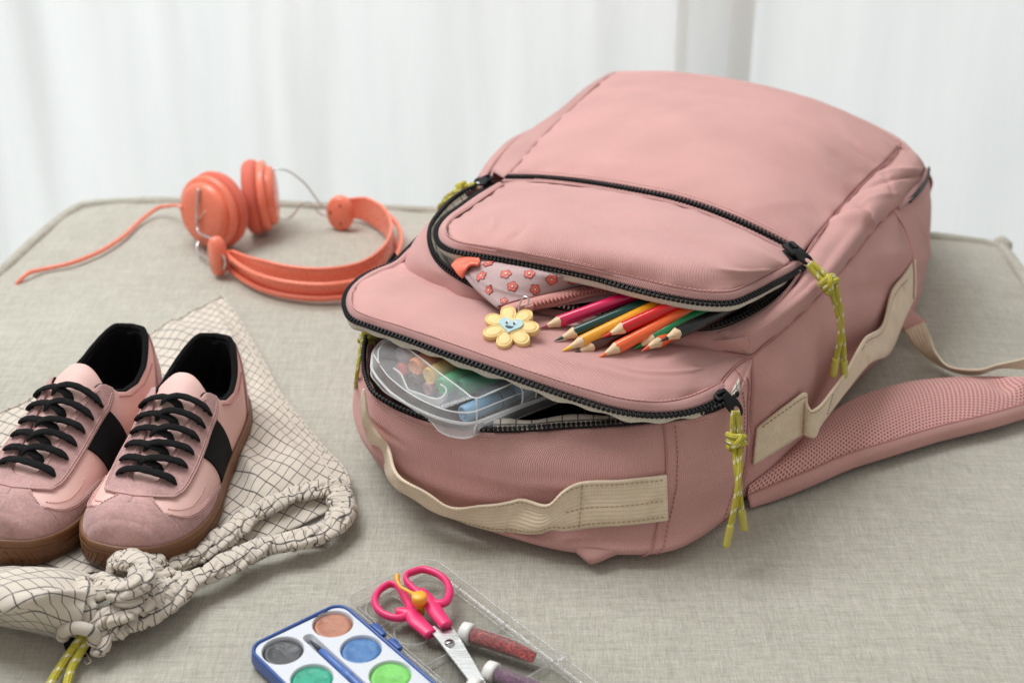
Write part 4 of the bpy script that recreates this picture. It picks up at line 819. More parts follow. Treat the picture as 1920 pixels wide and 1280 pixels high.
for q in ((903, 518, 1.0), (948, 514, 1.0), (992, 514, 1.0), (1034, 524, 1.05), (1075, 528, .9), (961, 538, .95), (918, 545, .85), (1003, 543, .9), (916, 494, 1.0), (955, 491, .9), (1000, 500, .6), (875, 505, .8), (944, 563, .7), (1110, 522, .8), (1145, 530, .8)):
    flower_print(q[0], q[1], .0042 * q[2], q[0] * .37)
mb.build('flower_print', [M['flower_red'], M['flower_line'], M['flower_eye']], PO, smooth=True, kind='stuff')
# pull slider and ring
mb = MB(); x, y, z = axes(zn[6, 12], ZG[6, 20] - ZG[6, 5]); mb.box(P(986, 577, .1435), x * .0045, y * .0032, z * .0014); mb.box(P(992, 575, .1450), x * .003, y * .0012, z * .0014)
o = mb.build('zip_slider', M['pouch_tape'], PO); bev(o, .0007)
tube('zip_end', X([(948, 578, .1410), (952, 584, .1400), (950, 589, .138)]), .0024, M['cream'], PO, n=12)

# ---------------------------------------------------------------- flower charm
CH = thing('flower_charm', 'yellow rubber flower charm with a smiling blue heart face, beside the pencil tips', 'charm', tuple(P(958, 622, .125)))
c0 = P(958, 620, .1368); zz = nrm(np.array([-.05, -.34, 1.0])); xx = nrm(np.array([1, -.1, 0]) - zz * np.dot((1, -.1, 0), zz)); yy = np.cross(zz, xx)
m_y = plastic('soft_yellow_rubber', (.78, .56, .23), .5, .12, .03); m_y2 = plastic('soft_yellow_groove', (.66, .40, .10), .6)
for k in range(7):
    a = math.pi / 2 + .22 + k * 2 * math.pi / 7 + math.pi / 7 * 0; d = np.array([math.cos(a), math.sin(a)]); e = np.array([-d[1], d[0]])
    def pet(sc, n=40):
        r = []
        for t_ in np.linspace(0, 2 * math.pi, n, endpoint=False):
            l = .0120 + .0080 * sc * math.cos(t_); w = .0055 * sc * math.sin(t_) * (1 + .16 * math.cos(t_)); r.append(d * l + e * w)
        return r
    V = []; prof = [(.90, 0), (1.0, .0008), (1.02, .0035), (.99, .0046), (.95, .0050), (.86, .0051), (.83, .0046), (.78, .0046), (.75, .0050), (.5, .0051), (.05, .0051)]
    for sc, h_ in prof: V += [(q[0], q[1], h_) for q in pet(sc)]
    F = gridfaces(len(prof), 40, True) + [tuple(range(40))[::-1], tuple((len(prof) - 1) * 40 + i for i in range(40))]
    mesh('petal', xform(np.array(V), c0, xx, yy, zz), F, m_y, CH)
v, f = lathe([(.0002, 0), (.0078, 0), (.0080, .0040), (.0070, .0056), (.0002, .0058)], 40); mesh('flower_base', xform(v, c0, xx, yy, zz), f, m_y, CH)
def heartpts(s, n=48):
    r = []
    for t_ in np.linspace(0, 2 * math.pi, n, endpoint=False): r.append((s * 16 * math.sin(t_) ** 3 / 16, s * (13 * math.cos(t_) - 5 * math.cos(2 * t_) - 2 * math.cos(3 * t_) - math.cos(4 * t_)) / 16 * .92))
    return r
hx = xx * math.cos(.25) - yy * math.sin(.25) * -1; hx = nrm(xx + yy * -.12); hy = np.cross(zz, hx)
v, f = prism(heartpts(.0084), .0012, .0052); face = mesh('heart_face', xform(v, c0, hx, hy, zz), f, plastic('pale_blue_rubber', (.36, .54, .57), .5), CH, smooth=False); bev(face, .0003)
def disc(x_, y_, rx, ry, h_, m, nm, rot=0):
    pts = [(x_ + rx * math.cos(a) * math.cos(rot) - ry * math.sin(a) * math.sin(rot), y_ + rx * math.cos(a) * math.sin(rot) + ry * math.sin(a) * math.cos(rot)) for a in np.linspace(0, 2 * math.pi, 24, endpoint=False)]
    v, f = prism(pts, .00025, h_); return mesh(nm, xform(v, c0, hx, hy, zz), f, m, face, smooth=False)
wh = mat('print_white', (.8, .8, .75), .5); bk = mat('print_black', (.01, .01, .012), .5)
for s in (-1, 1):
    disc(s * .0026, .0014, .0013, .0019, .0065, wh, 'eye_white'); disc(s * .0026 - .0002, .0011, .0009, .0014, .0067, bk, 'eye_pupil'); disc(s * .0026 + .0001, .0017, .0003, .0004, .0069, wh, 'eye_glint')
sm_ = [(.0030 * math.cos(a) - .0004, -.0012 + .0026 * math.sin(a)) for a in np.linspace(math.pi * 1.08, math.pi * 1.92, 14)] + [(.0014, -.0018), (-.0020, -.0016)]
v, f = prism(sm_, .00025, .0065); mesh('smile', xform(v, c0, hx, hy, zz), f, bk, face, smooth=False)
lk = [c0 + yy * .0145 + xx * .004 + zz * .003, c0 + yy * .0195 + xx * .0045 + zz * .006, c0 + yy * .0235 + xx * .0075 + zz * .010, c0 + yy * .0220 + xx * .0105 + zz * .010, c0 + yy * .0170 + xx * .0095 + zz * .006]
tube('key_ring', lk, .0006, M['steel'], CH, n=40, seg=8)

# ---------------------------------------------------------------- marker case and markers
CL = clear('frosted_clear_plastic', (.97, .975, .98), .055, (.96, .97, .97), .12, .45); RIMW = clear('plastic_edge_highlight', (.95, .96, .97), .75, (.97, .98, .98), .15, .2)  # RIMW: whitish tubes paint bright highlights along the case edges
CA = thing('marker_case', 'clear frosted plastic carry case of markers sliding out of the main compartment', 'pencil case', tuple(P(843, 818, .080)))
rim = polyl(X([(742, 632, .104), (716, 640, .104), (699, 660, .1045), (696, 690, .1045), (707, 708, .1035), (731, 735, .102), (766, 759, .1005), (813, 781, .0995), (843, 790, .099), (874, 795, .0985), (894, 792, .0985), (973, 761, .0965), (1040, 738, .094), (1100, 716, .091)]), 110)
botm = polyl(X([(742, 640, .094), (716, 652, .094), (698, 674, .094), (695, 704, .0935), (721, 735, .0905), (770, 763, .0885), (813, 793, .0840), (821, 808, .0820), (843, 818, .0810), (873, 823, .0805), (890, 816, .0810), (973, 783, .0810), (1040, 757, .080), (1100, 733, .078)]), 110)
inr = polyl(X([(744, 630, .110), (726, 637, .1120), (709, 655, .1130), (709, 680, .1130), (728, 706, .1125), (757, 730, .1115), (790, 750, .110), (826, 766, .109), (850, 772, .1085), (874, 774, .108), (890, 772, .108), (968, 740, .1055), (1035, 716, .103), (1095, 692, .100)]), 110)
top = polyl(X([(748, 628, .1160), (742, 632, .1172), (739, 636, .1175), (750, 644, .1175), (775, 661, .1170), (800, 680, .1165), (825, 700, .1160), (850, 718, .1152), (870, 733, .1147), (884, 745, .1143), (893, 748, .1140), (968, 715, .1130), (1030, 692, .107), (1090, 668, .102)]), 110)
def shell(name, rows, m, parent, th=.0010, n=14):
    g = interp(np.stack(rows), np.linspace(0, 1, n)); o = mesh(name, g.reshape(-1, 3), gridfaces(n, g.shape[1]), m, parent); return g, o
_, base = shell('case_base', [botm, (botm + rim) / 2, rim], CL, CA, n=6)
flr = np.array([botm, np.linspace(botm[0], botm[-1], 110)]); mesh('case_floor', flr.reshape(-1, 3), gridfaces(2, 110), CL, CA)
_, lid = shell('case_lid', [rim, inr], CL, CA, n=3)
mesh('lid_slope', np.array([inr, top]).reshape(-1, 3), gridfaces(2, 110), CL, lid)
tp2 = curve(X([(748, 628, .1160), (800, 622, .116), (900, 640, .108), (1000, 652, .105), (1090, 668, .102)]), 110)
mesh('lid_window', np.array([top, tp2]).reshape(-1, 3), gridfaces(2, 110), clear('clear_window_plastic', (.97, .98, .98), .03, (.8, .82, .85), .06, .3), lid)
for nm, c, r in (('rim_edge', rim, .0011), ('rim_edge', botm, .0006), ('rim_edge', inr, .0005), ('rim_edge', top, .0006)):
    tube(nm, c, r, RIMW, CA, seg=6, smooth_pts=False)
# handle cut-out, ribs and latch
hc = polyl(X([(738, 690, .1125), (752, 700, .112), (759, 716, .111), (765, 731, .110), (785, 737, .110), (808, 746, .1095), (824, 748, .1095), (836, 738, .1105), (838, 728, .1120), (826, 720, .1135)]), 50)
hb = polyl(X([(738, 690, .1115), (750, 706, .104), (757, 724, .102), (764, 742, .100), (784, 749, .0995), (806, 758, .099), (824, 760, .099), (838, 748, .100), (842, 734, .102), (828, 724, .104)]), 50)
hw = np.array([hc, hb]); o = mesh('handle_recess', hw.reshape(-1, 3), gridfaces(2, 50), CL, CA); tube('handle_edge', hc, .0006, RIMW, o, seg=6, smooth_pts=False)
tube('corner_rib', polyl(X([(699, 662, .1060), (705, 672, .111), (711, 681, .1145)]), 10, 1), .0006, RIMW, CA, seg=6, smooth_pts=False)
tube('corner_rib', X([(893, 748, .1142), (894, 765, .108), (894, 779, .103), (894, 792, .0990)]), .0006, RIMW, CA, n=20, seg=6)
tube('corner_rib', X([(874, 795, .0985), (889, 793, .0985), (890, 806, .086), (890, 816, .081)]), .0006, RIMW, CA, n=20, seg=6)
lt = [X([(957, 714, .1120), (966, 718, .1120), (979, 730, .1110), (980, 745, .105), (978, 757, .099)]), X([(986, 702, .1110), (994, 706, .1110), (1005, 718, .1100), (1006, 733, .104), (1004, 745, .098)])]
g = np.array([curve(lt[0], 16), curve(lt[1], 16)]); o = mesh('latch', g.reshape(-1, 3), gridfaces(2, 16), CL, CA)
for q in lt: tube('latch_edge', q, .0007, RIMW, o, n=20, seg=6)
tube('rim_edge', X([(908, 793, .0975), (973, 766, .0950), (1040, 741, .0925), (1090, 722, .091)]), .0006, RIMW, CA, n=20, seg=6)
def marker(label, end, to, col, cap=None, r=.0064, L=.125, ring_at=None):
    end, to = np.array(end), np.array(to); x, y, z = axes(to - end)
    rm = Matrix(((x[0], y[0], z[0]), (x[1], y[1], z[1]), (x[2], y[2], z[2])))
    t = thing('marker_pen', label, 'marker', tuple(end), 'markers packed in the clear case', rm.to_euler()); m = plastic('marker_plastic', col, .35, .1)
    v, f = lathe([(.0001, .0012), (r * .28, .0012), (r * .32, .0004), (r * .40, .0004), (r * .44, .0014), (r * .66, .0012), (r * .74, .0002), (r * .88, .0002), (r, .0018), (r, .042)], 36); mesh('marker_cap', v, f, m, t, local=True)
    v, f = lathe([(r * .94, .0421), (r * .94, L), (r * .5, L + .001)], 36); mesh('marker_barrel', v, f, plastic('marker_barrel', cap or scale_c(col, .8), .35), t, local=True)
    if ring_at: v, f = lathe([(r * 1.01, ring_at), (r * 1.02, ring_at + .0004), (r * 1.01, ring_at + .0008)], 36); mesh('joint_ring', v, f, M['black_plastic'], t, local=True)
marker('orange marker with a round capped end in the clear case', P(776, 689, 0.1085), P(850, 650, 0.1095), (.90, .33, .12))
marker('yellow marker between the orange and the green one in the clear case', P(803, 706, 0.1075), P(880, 668, 0.1085), (.90, .58, .16))
marker('green marker in the middle of the clear case', P(828, 725, 0.1065), P(905, 686, 0.1075), (.05, .42, .14))
marker('dark green marker tucked behind the green one', P(862, 728, 0.1055), P(935, 700, 0.1065), (.02, .24, .11))
marker('grey violet marker at the far upper corner of the clear case', P(752, 668, 0.1095), P(830, 628, 0.1105), (.33, .30, .33))
marker('pale blue marker nearest the lower right wall of the clear case', P(867, 777, 0.0945), P(950, 742, 0.0955), (.24, .43, .62), r=.0062, ring_at=.030)
marker('red marker end low at the left of the clear case', P(750, 694, 0.0995), P(825, 656, 0.1005), (.85, .10, .05), r=.0050)
marker('brown marker end seen through the handle cut-out', P(774, 716, 0.0985), P(850, 680, 0.0995), (.16, .09, .07), r=.0054)
marker('dusty pink marker end below the yellow marker', P(800, 730, 0.0975), P(875, 694, 0.0985), (.50, .25, .25), r=.0050)
marker('grey blue marker end below the green marker', P(824, 745, 0.0925), P(900, 709, 0.0975), (.22, .25, .33), r=.0050)
marker('dark slate marker lying deepest at the right of the clear case', P(900, 740, 0.0965), P(975, 708, 0.0975), (.06, .10, .16), r=.0060)

# ---------------------------------------------------------------- headphones
HP = thing('headphones', 'coral orange wired headphones lying on the ottoman behind the shoes', 'headphones', tuple(G(560, 520, 0)))
def cup(c, ax, padside=1, R=.037):
    """shell faces +ax, pad faces -ax"""
    x, y, z = axes(ax, (0, 0, 1)); par = dict(local=False)
    v, f = lathe([(.0005, .0125), (R * .45, .0125), (R * .70, .0115), (R * .80, .0095), (R * .84, .006), (R * .84, .0005)], 48); sh = mesh('cup_shell', xform(v, c, x, y, z), f, M['coral'], HP)
    v, f = lathe([(R * .84, .0035), (R * .97, .003), (R * 1.0, 0), (R * .97, -.005), (R * .86, -.006)], 48); mesh('cup_ring', xform(v, c, x, y, z), f, M['coral'], HP)
    v, f = lathe([(R * .84, -.005), (R * 1.01, -.0065), (R * 1.06, -.011), (R * 1.02, -.0165), (R * .92, -.020), (R * .80, -.0205), (R * .70, -.017), (R * .62, -.012), (.0005, -.010)], 48)
    v = np.array([q * (1 + .006 * nz(q, 90, 3)) for q in v]); mesh('ear_pad', xform(v, c, x, y, z), f, M['coral_soft'], HP)
    return x, y, z
LC = G(398, 462, 0) + np.array([0, 0, .0375]); x1, y1, z1 = cup(LC, (-.52, -.80, .12))
RC = G(503, 432, 0) + np.array([0, 0, .0385]); x2, y2, z2 = cup(RC, (1, .10, .05), R=.0365)
# logo mark on the left cup: thin pale stroke
tube('printed_mark', [LC + z1 * .0128 + x1 * .006 - y1 * .008, LC + z1 * .0128 - x1 * .002 - y1 * .002, LC + z1 * .0128 - x1 * .008 + y1 * .004], .0007, mat('pale_print', (.85, .55, .45), .5), HP, n=12, seg=6)
Hh = .031
bandp = [(424, 497), (455, 522), (500, 545), (560, 558), (620, 560), (675, 550), (715, 525), (735, 490), (730, 455), (706, 428), (678, 415), (655, 410)]
bb = curve(XG([(a, b, .002) for a, b in bandp]), 120); tt_ = bb + upz * Hh
hi = np.interp(np.linspace(0, 1, 120), [0, .06, .2, .8, .94, 1], [.45, .75, 1, 1, .9, .7]); lo = np.interp(np.linspace(0, 1, 120), [0, .06, .2, .9, 1], [.25, .1, 0, 0, .1])
g = np.array([bb + upz * Hh * (lo * (1 - k) + hi * k)[:, None] for k in np.linspace(0, 1, 6)])
o = mesh('headband', g.reshape(-1, 3), gridfaces(6, 120), M['coral'], HP); solid(o, .0022, 0, .0006)
tube('band_edge', g[-1], .0017, M['coral'], HP, smooth_pts=False, seg=8)
oc = perp(bb, upz); oc = oc if np.dot(oc[60], bb[60] - bb.mean(0)) > 0 else -oc
ww = np.sin(np.linspace(0, math.pi, 120)) ** .4
tube('band_tube', bb + oc * (.010 * ww)[:, None] + upz * (Hh * .62), .0024, M['coral'], HP, smooth_pts=False, seg=10)
tube('band_tube', bb + oc * (.006 * ww)[:, None] + upz * .003, .0026, M['coral'], HP, smooth_pts=False, seg=10)
def slider_block(c, ax, R, T):
    x, y, z = axes(ax, (0, 0, 1)); v, f = lathe([(.0003, -T), (R * .85, -T), (R, -T * .6), (R, T * .6), (R * .85, T), (.0003, T)], 40); return mesh('band_end', xform(v, c, x, y, z), f, M['coral'], HP), x, y, z
ls = G(412, 517, 0) + np.array([0, 0, .021]); x, y, z = axes((-.8, -.6, .0)); 
v, f = lathe([(.0003, -.0065), (.012, -.0062), (.014, -.003), (.014, .003), (.012, .0062), (.0003, .0065)], 40); v *= np.array([1.45, .72, 1]); mesh('band_end', xform(v, ls, x, y, z), f, M['coral'], HP)
rs = G(640, 428, 0) + np.array([0, 0, .0175]); v, f = lathe([(.0003, -.006), (.0135, -.006), (.0155, -.003), (.0155, .003), (.0135, .006), (.0003, .006)], 40); v *= np.array([1.2, .95, 1]); x, y, z = axes((-.35, -.93, .05)); e_ = mesh('band_end', xform(v, rs, x, y, z), f, M['coral'], HP)
for a, b in ((.010, .003), (.001, -.009), (-.010, .003)):
    v, f = lathe([(.0002, .0058), (.0014, .0060), (.0014, .0063), (.0002, .0063)], 12); mesh('screw_hole', xform(v, rs + x * a - y * b, x, y, z), f, M['hole'], e_)
tube('wire_arm', [LC + x1 * .027 + z1 * .0135, LC + x1 * .005 + z1 * .0165, LC - x1 * .012 + z1 * .0165, ls + upz * .012 + np.array([-.002, .002, 0]), ls + upz * .004], .0013, M['steel'], HP, n=40)
tube('wire_arm', [LC - x1 * .027 + z1 * .013, (LC - x1 * .030 + z1 * .016), ls - upz * .012 + np.array([0, .006, 0])], .0013, M['steel'], HP, n=20)
tube('wire_arm', [RC + x2 * .028 + z2 * .010, RC + x2 * .026 + z2 * .024, RC + x2 * .012 + z2 * .040, rs + x * .006 - np.array([.016, 0, 0]), rs], .0009, M['steel'], HP, n=40)
tube('wire_arm', [RC - x2 * .026 + z2 * .010, RC - x2 * .026 + z2 * .022, RC - x2 * .010 + z2 * .040, rs - x * .003 - np.array([.018, 0, 0]), rs], .0009, M['steel'], HP, n=40)
tube('wire_loop', [ls + np.array([.006, -.006, .004]), ls + np.array([.009, -.010, -.002]), ls + np.array([.006, -.008, -.010])], .0013, M['steel'], HP, n=16)
cab = [LC + np.array([-.028, .004, .003]), G(318, 386, .014), G(296, 390, .008), G(270, 408, .004), G(225, 448, .003), G(180, 475, .003), G(130, 494, .003), G(80, 505, .003), G(50, 514, .005), G(34, 530, .000), G(30, 545, -.020), G(30, 560, -.06)]
tube('cable', cab, .0021, M['coral'], HP, n=160, seg=10)

# ---------------------------------------------------------------- paint box
c1, c2, c3 = P(624, 1168, .010), P(677, 1215, .010), P(528, 1217, .010)
ax_ = nrm(c2 - c1); bx_ = nrm((c3 - c1) - ax_ * np.dot(c3 - c1, ax_)); pitch = np.linalg.norm(c2 - c1); colw = np.dot(c3 - c1, bx_); sh_ = np.dot(c3 - c1, ax_)
PX, PY, PZ = ax_, -bx_, upz; PO3 = np.array([c1[0], c1[1], 0.0])
def T(v): return xform(np.asarray(v, float), PO3, PX, PY, PZ)
PB = thing('paint_box', 'open blue and white watercolour tin with round paint pans and a flat clear lid', 'paint box', tuple(PO3))
def rrect(x0, y0, x1, y1, r, n=8):
    o = []
    for cx, cy, a0 in ((x1 - r, y1 - r, 0), (x0 + r, y1 - r, 90), (x0 + r, y0 + r, 180), (x1 - r, y0 + r, 270)):
        for k in range(n + 1): a = rad(a0 + 90 * k / n); o.append((cx + r * math.cos(a), cy + r * math.sin(a)))
    return o
def circ(cx, cy, r, n=48): return [(cx + r * math.cos(a), cy + r * math.sin(a)) for a in np.linspace(0, 2 * math.pi, n, endpoint=False)]
x0, x1, y0, y1 = -.0150, .1760, -.0545, .0166
blue = plastic('blue_enamel', (.030, .085, .30), .32); white = plastic('white_tray_plastic', (.60, .62, .66), .4)
# blue shell: outer wall, rim, inner wall
pr_ = [(0, 0, .0002), (-.0008, 0, .003), (0, 0, .0095), (.0003, 0, .0108), (.0010, 0, .0112), (.0020, 0, .0108), (.0024, 0, .0085)]
rings = []
for ins, _, z in pr_: rings.append([(q[0], q[1], z) for q in rrect(x0 + ins - .0004, y0 + ins, x1 - ins, y1 - ins, .0105 - ins)])
n_ = len(rings[0]); V = np.array(rings).reshape(-1, 3); F = gridfaces(len(rings), n_, True); F.append(tuple(range(n_))[::-1])
mesh('tin_base', T(V), F, blue, PB)
mb = MB()
for a, b in ((.0165, .030), (.0355, .047), (.095, .108)):
    v, f = prism(rrect(a, y1 + .0002, b, y1 + .0040, .0012, 3), .0030, .0078); mb.add(T(v), f)
    v, f = prism(rrect(a + .001, y1 + .0030, b - .006, y1 + .0052, .0008, 3), .0022, .0082); mb.add(T(v), f)
o = mb.build('hinge', blue, PB); bev(o, .0005)
pans = [(0, 0), (.0313, 0), (.0622, 0), (.0935, 0), (.125, 0), (.1565, 0), (.0015, -.0378), (.0345, -.0380), (.066, -.038), (.097, -.038), (.128, -.038)]
holes = [circ(a, b, .0133) for a, b in pans[:10]]
groove = rrect(-.0020, -.0228, .120, -.0152, .0037)
bm = bmesh.new()
def loop(pts, z):
    vs = [bm.verts.new((p[0], p[1], z)) for p in pts]; return [bm.edges.new((vs[i], vs[(i + 1) % len(vs)])) for i in range(len(vs))]
E_ = loop(rrect(x0 + .0022, y0 + .0022, x1 - .0022, y1 - .0022, .0085), .0098)
for h_ in holes + [groove]: E_ += loop(h_, .0098)
bmesh.ops.triangle_fill(bm, edges=E_, use_beauty=True, use_dissolve=False, normal=(0, 0, 1))
V = [tuple(v.co) for v in bm.verts]; bm.verts.index_update(); F = [tuple(v.index for v in f.verts) for f in bm.faces]; bm.free()
F = [f if (np.cross(np.subtract(V[f[1]], V[f[0]]), np.subtract(V[f[2]], V[f[0]]))[2] > 0) else f[::-1] for f in F]
mesh('white_tray', T(V), F, white, PB, smooth=False)
mb = MB()
for (a, b) in pans[:10]:
    v = []; 
    for r, z in ((.0133, .0098), (.0130, .0095), (.0127, .0088), (.0125, .0050)): v += [(q[0], q[1], z) for q in circ(a, b, r)]
    mb.add(T(v), [q[::-1] for q in gridfaces(4, 48, True)])
v = []
for ins, z in ((0, .0098), (.0005, .0092), (.0009, .0060), (.003, .0045)): v += [(q[0], q[1], z) for q in rrect(-.0020 + ins, -.0228 + ins, .120 - ins, -.0152 - ins, .0037 - ins)]
gn = len(rrect(0, 0, 1, 1, .1)); mb.add(T(v), [q[::-1] for q in gridfaces(4, gn, True)] + [tuple(3 * gn + i for i in range(gn))])
mb.build('cup_wall', white, PB)
def paintmat(nm, c):
    m = mat(nm, c, .35); t = NT(m); o = t.coord('Object'); a = t.noise(o, 110, 4); b = t.noise(o, 900, 3); t.color(t.mixc(t.ramp(a, .3, .7), scale_c(c, .82), tuple(min(1, q * 1.12 + .02) for q in c)))
    t.bump(t.math('ADD', a, t.math('MULTIPLY', b, .15)), .7, .0015); t.l(t.ramp(a, .35, .65, .22, .6), t.b.inputs['Roughness']); return m
pc = [('copper_paint', (.42, .17, .10), 'copper brown paint'), ('blue_paint', (.055, .17, .40), 'mid blue paint'), ('lime_paint', (.17, .56, .10), 'light green paint'), ('yellow_paint', (.8, .55, .05), ''), ('orange_paint', (.8, .2, .04), ''), ('red_paint', (.6, .03, .03), ''),
      ('black_paint', (.055, .055, .057), 'black paint'), ('emerald_paint', (.008, .33, .20), 'emerald green paint'), ('violet_paint', (.2, .05, .3), ''), ('white_paint', (.7, .7, .7), '')]
for k, ((a, b), (nm, c, lb)) in enumerate(zip(pans, pc)):
    V = []; rr_ = [0, .003, .006, .009, .0110, .0116, .0121, .0126]
    for i, r in enumerate(rr_):
        for j in range(48):
            an = 2 * math.pi * j / 48; x, y = r * math.cos(an), r * math.sin(an); z = .0077 + .00035 * nz((x, y, k), 160, k) + (.0006 if i == 4 else 0) - (.0012 if i >= 6 else 0) + .00045 * math.sin(2 * an + k) * (i == 4) 
            if k in (6,): z -= .0009 * math.exp(-(r / .009) ** 2)
            V.append((a + x, b + y, z))
    o = mesh('paint_pan', T(V), [q[::-1] if False else q for q in gridfaces(8, 48, True)], paintmat(nm, c), PB)
    if lb: o['label'] = lb
# clear lid, opened flat beside the tin
LM = clear('clear_lid_plastic', (.985, .985, .98), .035, (.8, .8, .78), .06, .30); LR = clear('clear_lid_edge', (.97, .97, .96), .16, (.86, .86, .85), .08, .45)
lx0, lx1, ly0, ly1 = -.0190, .1700, .0205, .0925
rings = [[(q[0], q[1], z) for q in rrect(lx0 + i, ly0 + i, lx1 - i, ly1 - i, .010 - i)] for i, z in ((0, .0075), (.0006, .003), (.0022, .0012), (.0050, .0010))]
V = np.array(rings).reshape(-1, 3); F = [q[::-1] for q in gridfaces(4, n_, True)] + [tuple(3 * n_ + i for i in range(n_))]
LD = mesh('clear_lid', T(V), F, LM, PB)
for ins, z, r in ((0, .0075, .00075), (.0035, .0016, .0006), (.0066, .0014, .0004)):
    c = T(np.array([(q[0], q[1], z) for q in rrect(lx0 + ins, ly0 + ins, lx1 - ins, ly1 - ins, .010 - ins)])); tube('lid_rim', c, r, LR, LD, closed=True, seg=6, smooth_pts=False, up=(0, 0, 1))
for xx_ in (.0135, .062, .110): tube('lid_rib', T([(xx_, ly0 + .001, .0016), (xx_, ly1 - .001, .0016)]), .0009, LR, LD, seg=6, smooth_pts=False)
for a, b in ((0, .040), (.0313, .040), (0.0, .073)):
    tube('well_ring', T([(q[0], q[1], .0018) for q in circ(a, b, .0125)]), .0005, LR, LD, closed=True, seg=6, smooth_pts=False, up=(0, 0, 1))
# brush in the groove
BR = thing('paint_brush', 'small paint brush with a blue handle lying in the groove of the paint tin', 'brush', tuple(T([(.004, -.0190, .009)])[0]))
def lath_along(nm, prof, p, d, m, parent, seg=24, sy=1.0):
    x, y, z = axes(d); v, f = lathe(prof, seg); v = v * np.array([1, sy, 1]); return mesh(nm, xform(v, p, x, y, z), f, m, parent)
b0 = T([(.0025, -.0190, .0082)])[0]; bd = PX
lath_along('bristles', [(.0001, 0), (.0006, .002), (.0014, .007), (.0016, .0135)], b0, bd, mat('dark_bristle', (.03, .03, .035), .5), BR)
bh = plastic('blue_handle', (.07, .15, .42), .35)
lath_along('handle', [(.0017, .0128), (.0022, .0132), (.0023, .024), (.0026, .034), (.0025, .0385), (.0029, .0395), (.0029, .0445), (.0024, .0455), (.0027, .055), (.0027, .085), (.0012, .098), (.0002, .100)], b0, bd, bh, BR)

# ---------------------------------------------------------------- scissors
SC = thing('scissors', 'child safety scissors with hot pink handles and a yellow spring button', 'scissors', tuple(P(842, 1205, .006)))
hot = plastic('hot_pink_plastic', (.80, .035, .165), .32, .1, .03); yel = plastic('warm_yellow_plastic', (.90, .42, .035), .35)
def ringpart(nm, pts, z, w, shank):
    c = curve(X([(a, b, z) for a, b in pts]), 64, closed=True); wv_ = .88 * np.interp(np.arange(64) / 64, np.linspace(0, 1, len(w)), w)
    v, f, uv = tubegeo(c, wv_, 12, ry=np.full(64, .0027), closed=True, up=(0, 0, 1)); mb = MB(); mb.add(v, f)
    sc_ = curve(X([(a, b, z) for a, b, _ in shank]), 24); sw = np.interp(np.linspace(0, 1, 24), np.linspace(0, 1, len(shank)), [q[2] for q in shank])
    v, f, uv = tubegeo(sc_, sw, 14, ry=np.full(24, .0030), up=(0, 0, 1)); mb.add(v, f); return mb.build(nm, hot, SC)
ringpart('handle', [(732, 1094), (714, 1104), (703, 1122), (706, 1138), (722, 1152), (747, 1158), (764, 1153), (770, 1140), (761, 1122), (750, 1104), (742, 1096)], .0085, [.0022, .0024, .0026, .0027, .0027, .0028, .0030, .0034, .0032, .0026, .0022],
         [(742, 1148, .0026), (766, 1148, .0052), (782, 1165, .0058), (795, 1177, .0050), (808, 1189, .0044)])
ringpart('handle', [(776, 1071), (764, 1076), (761, 1086), (770, 1098), (784, 1110), (800, 1122), (816, 1130), (832, 1130), (842, 1116), (841, 1098), (830, 1082), (810, 1071), (792, 1067)], .0120, [.0024, .0022, .0024, .0028, .0034, .0036, .0034, .0032, .0028, .0026, .0026, .0026, .0024],
         [(790, 1108, .0030), (804, 1126, .0048), (816, 1144, .0052), (826, 1158, .0048), (838, 1173, .0042)])
lath_along('spring_button', [(.0001, -.005), (.0045, -.005), (.0050, -.002), (.0050, .0008), (.0040, .0018), (.0001, .0020)], P(786, 1118, .0195), (0, 0, 1), yel, SC, 32)
tube('spring_lever', X([(745, 1076, .020), (745, 1088, .018), (752, 1100, .0175), (766, 1108, .0175), (782, 1117, .018)]), np.interp(np.linspace(0, 1, 30), [0, .15, .3, .8, 1], [.0016, .0017, .0010, .0012, .0026]), yel, SC, n=30, seg=10)
lath_along('pivot_post', [(.0001, -.012), (.0026, -.012), (.0026, 0), (.0001, 0)], P(788, 1122, .016), (0, 0, 1), yel, SC, 20)
bl = mat('brushed_blade_steel', (.66, .66, .65), .25, 1.0); t = NT(bl); t.l(t.ramp(t.noise(t.coord('Object', (40, 700, 40), (0, 0, rad(48))), 1, 3), .3, .7, .2, .42), t.b.inputs['Roughness'])
def blade(nm, poly, z, th): 
    pts = [P(a, b, z) for a, b in poly]; n = len(pts); V = [tuple(p) for p in pts] + [tuple(p + upz * th) for p in pts]; F = [tuple(range(n)), tuple(range(2 * n - 1, n - 1, -1))] + [(i, n + i, n + (i + 1) % n, (i + 1) % n) for i in range(n)]
    o = mesh(nm, V, F, bl, SC, smooth=False); bm = bmesh.new(); bm.from_mesh(o.data); bmesh.ops.recalc_face_normals(bm, faces=bm.faces); bm.to_mesh(o.data); bm.free(); return o
ser = []
for k in range(30): s = k / 29; ser += [(815 + (903 - 815) * s + (1.2 if k % 2 else -1.2), 1186 + (1312 - 1186) * s)]
blade('blade', [(826, 1174), (836, 1190), (905, 1290), (925, 1330)] + ser[::-1], .0062, .0012)
blade('blade', [(806, 1184), (812, 1176), (840, 1170), (852, 1182), (862, 1198), (905, 1272), (945, 1345), (928, 1340), (880, 1278), (820, 1200)], .0082, .0013)
lath_along('pivot_screw', [(.0001, -.002), (.0030, -.002), (.0034, -.0005), (.0031, .0007), (.0001, .0010)], P(843, 1205, .0100), (0, 0, 1), M['steel'], SC, 28)
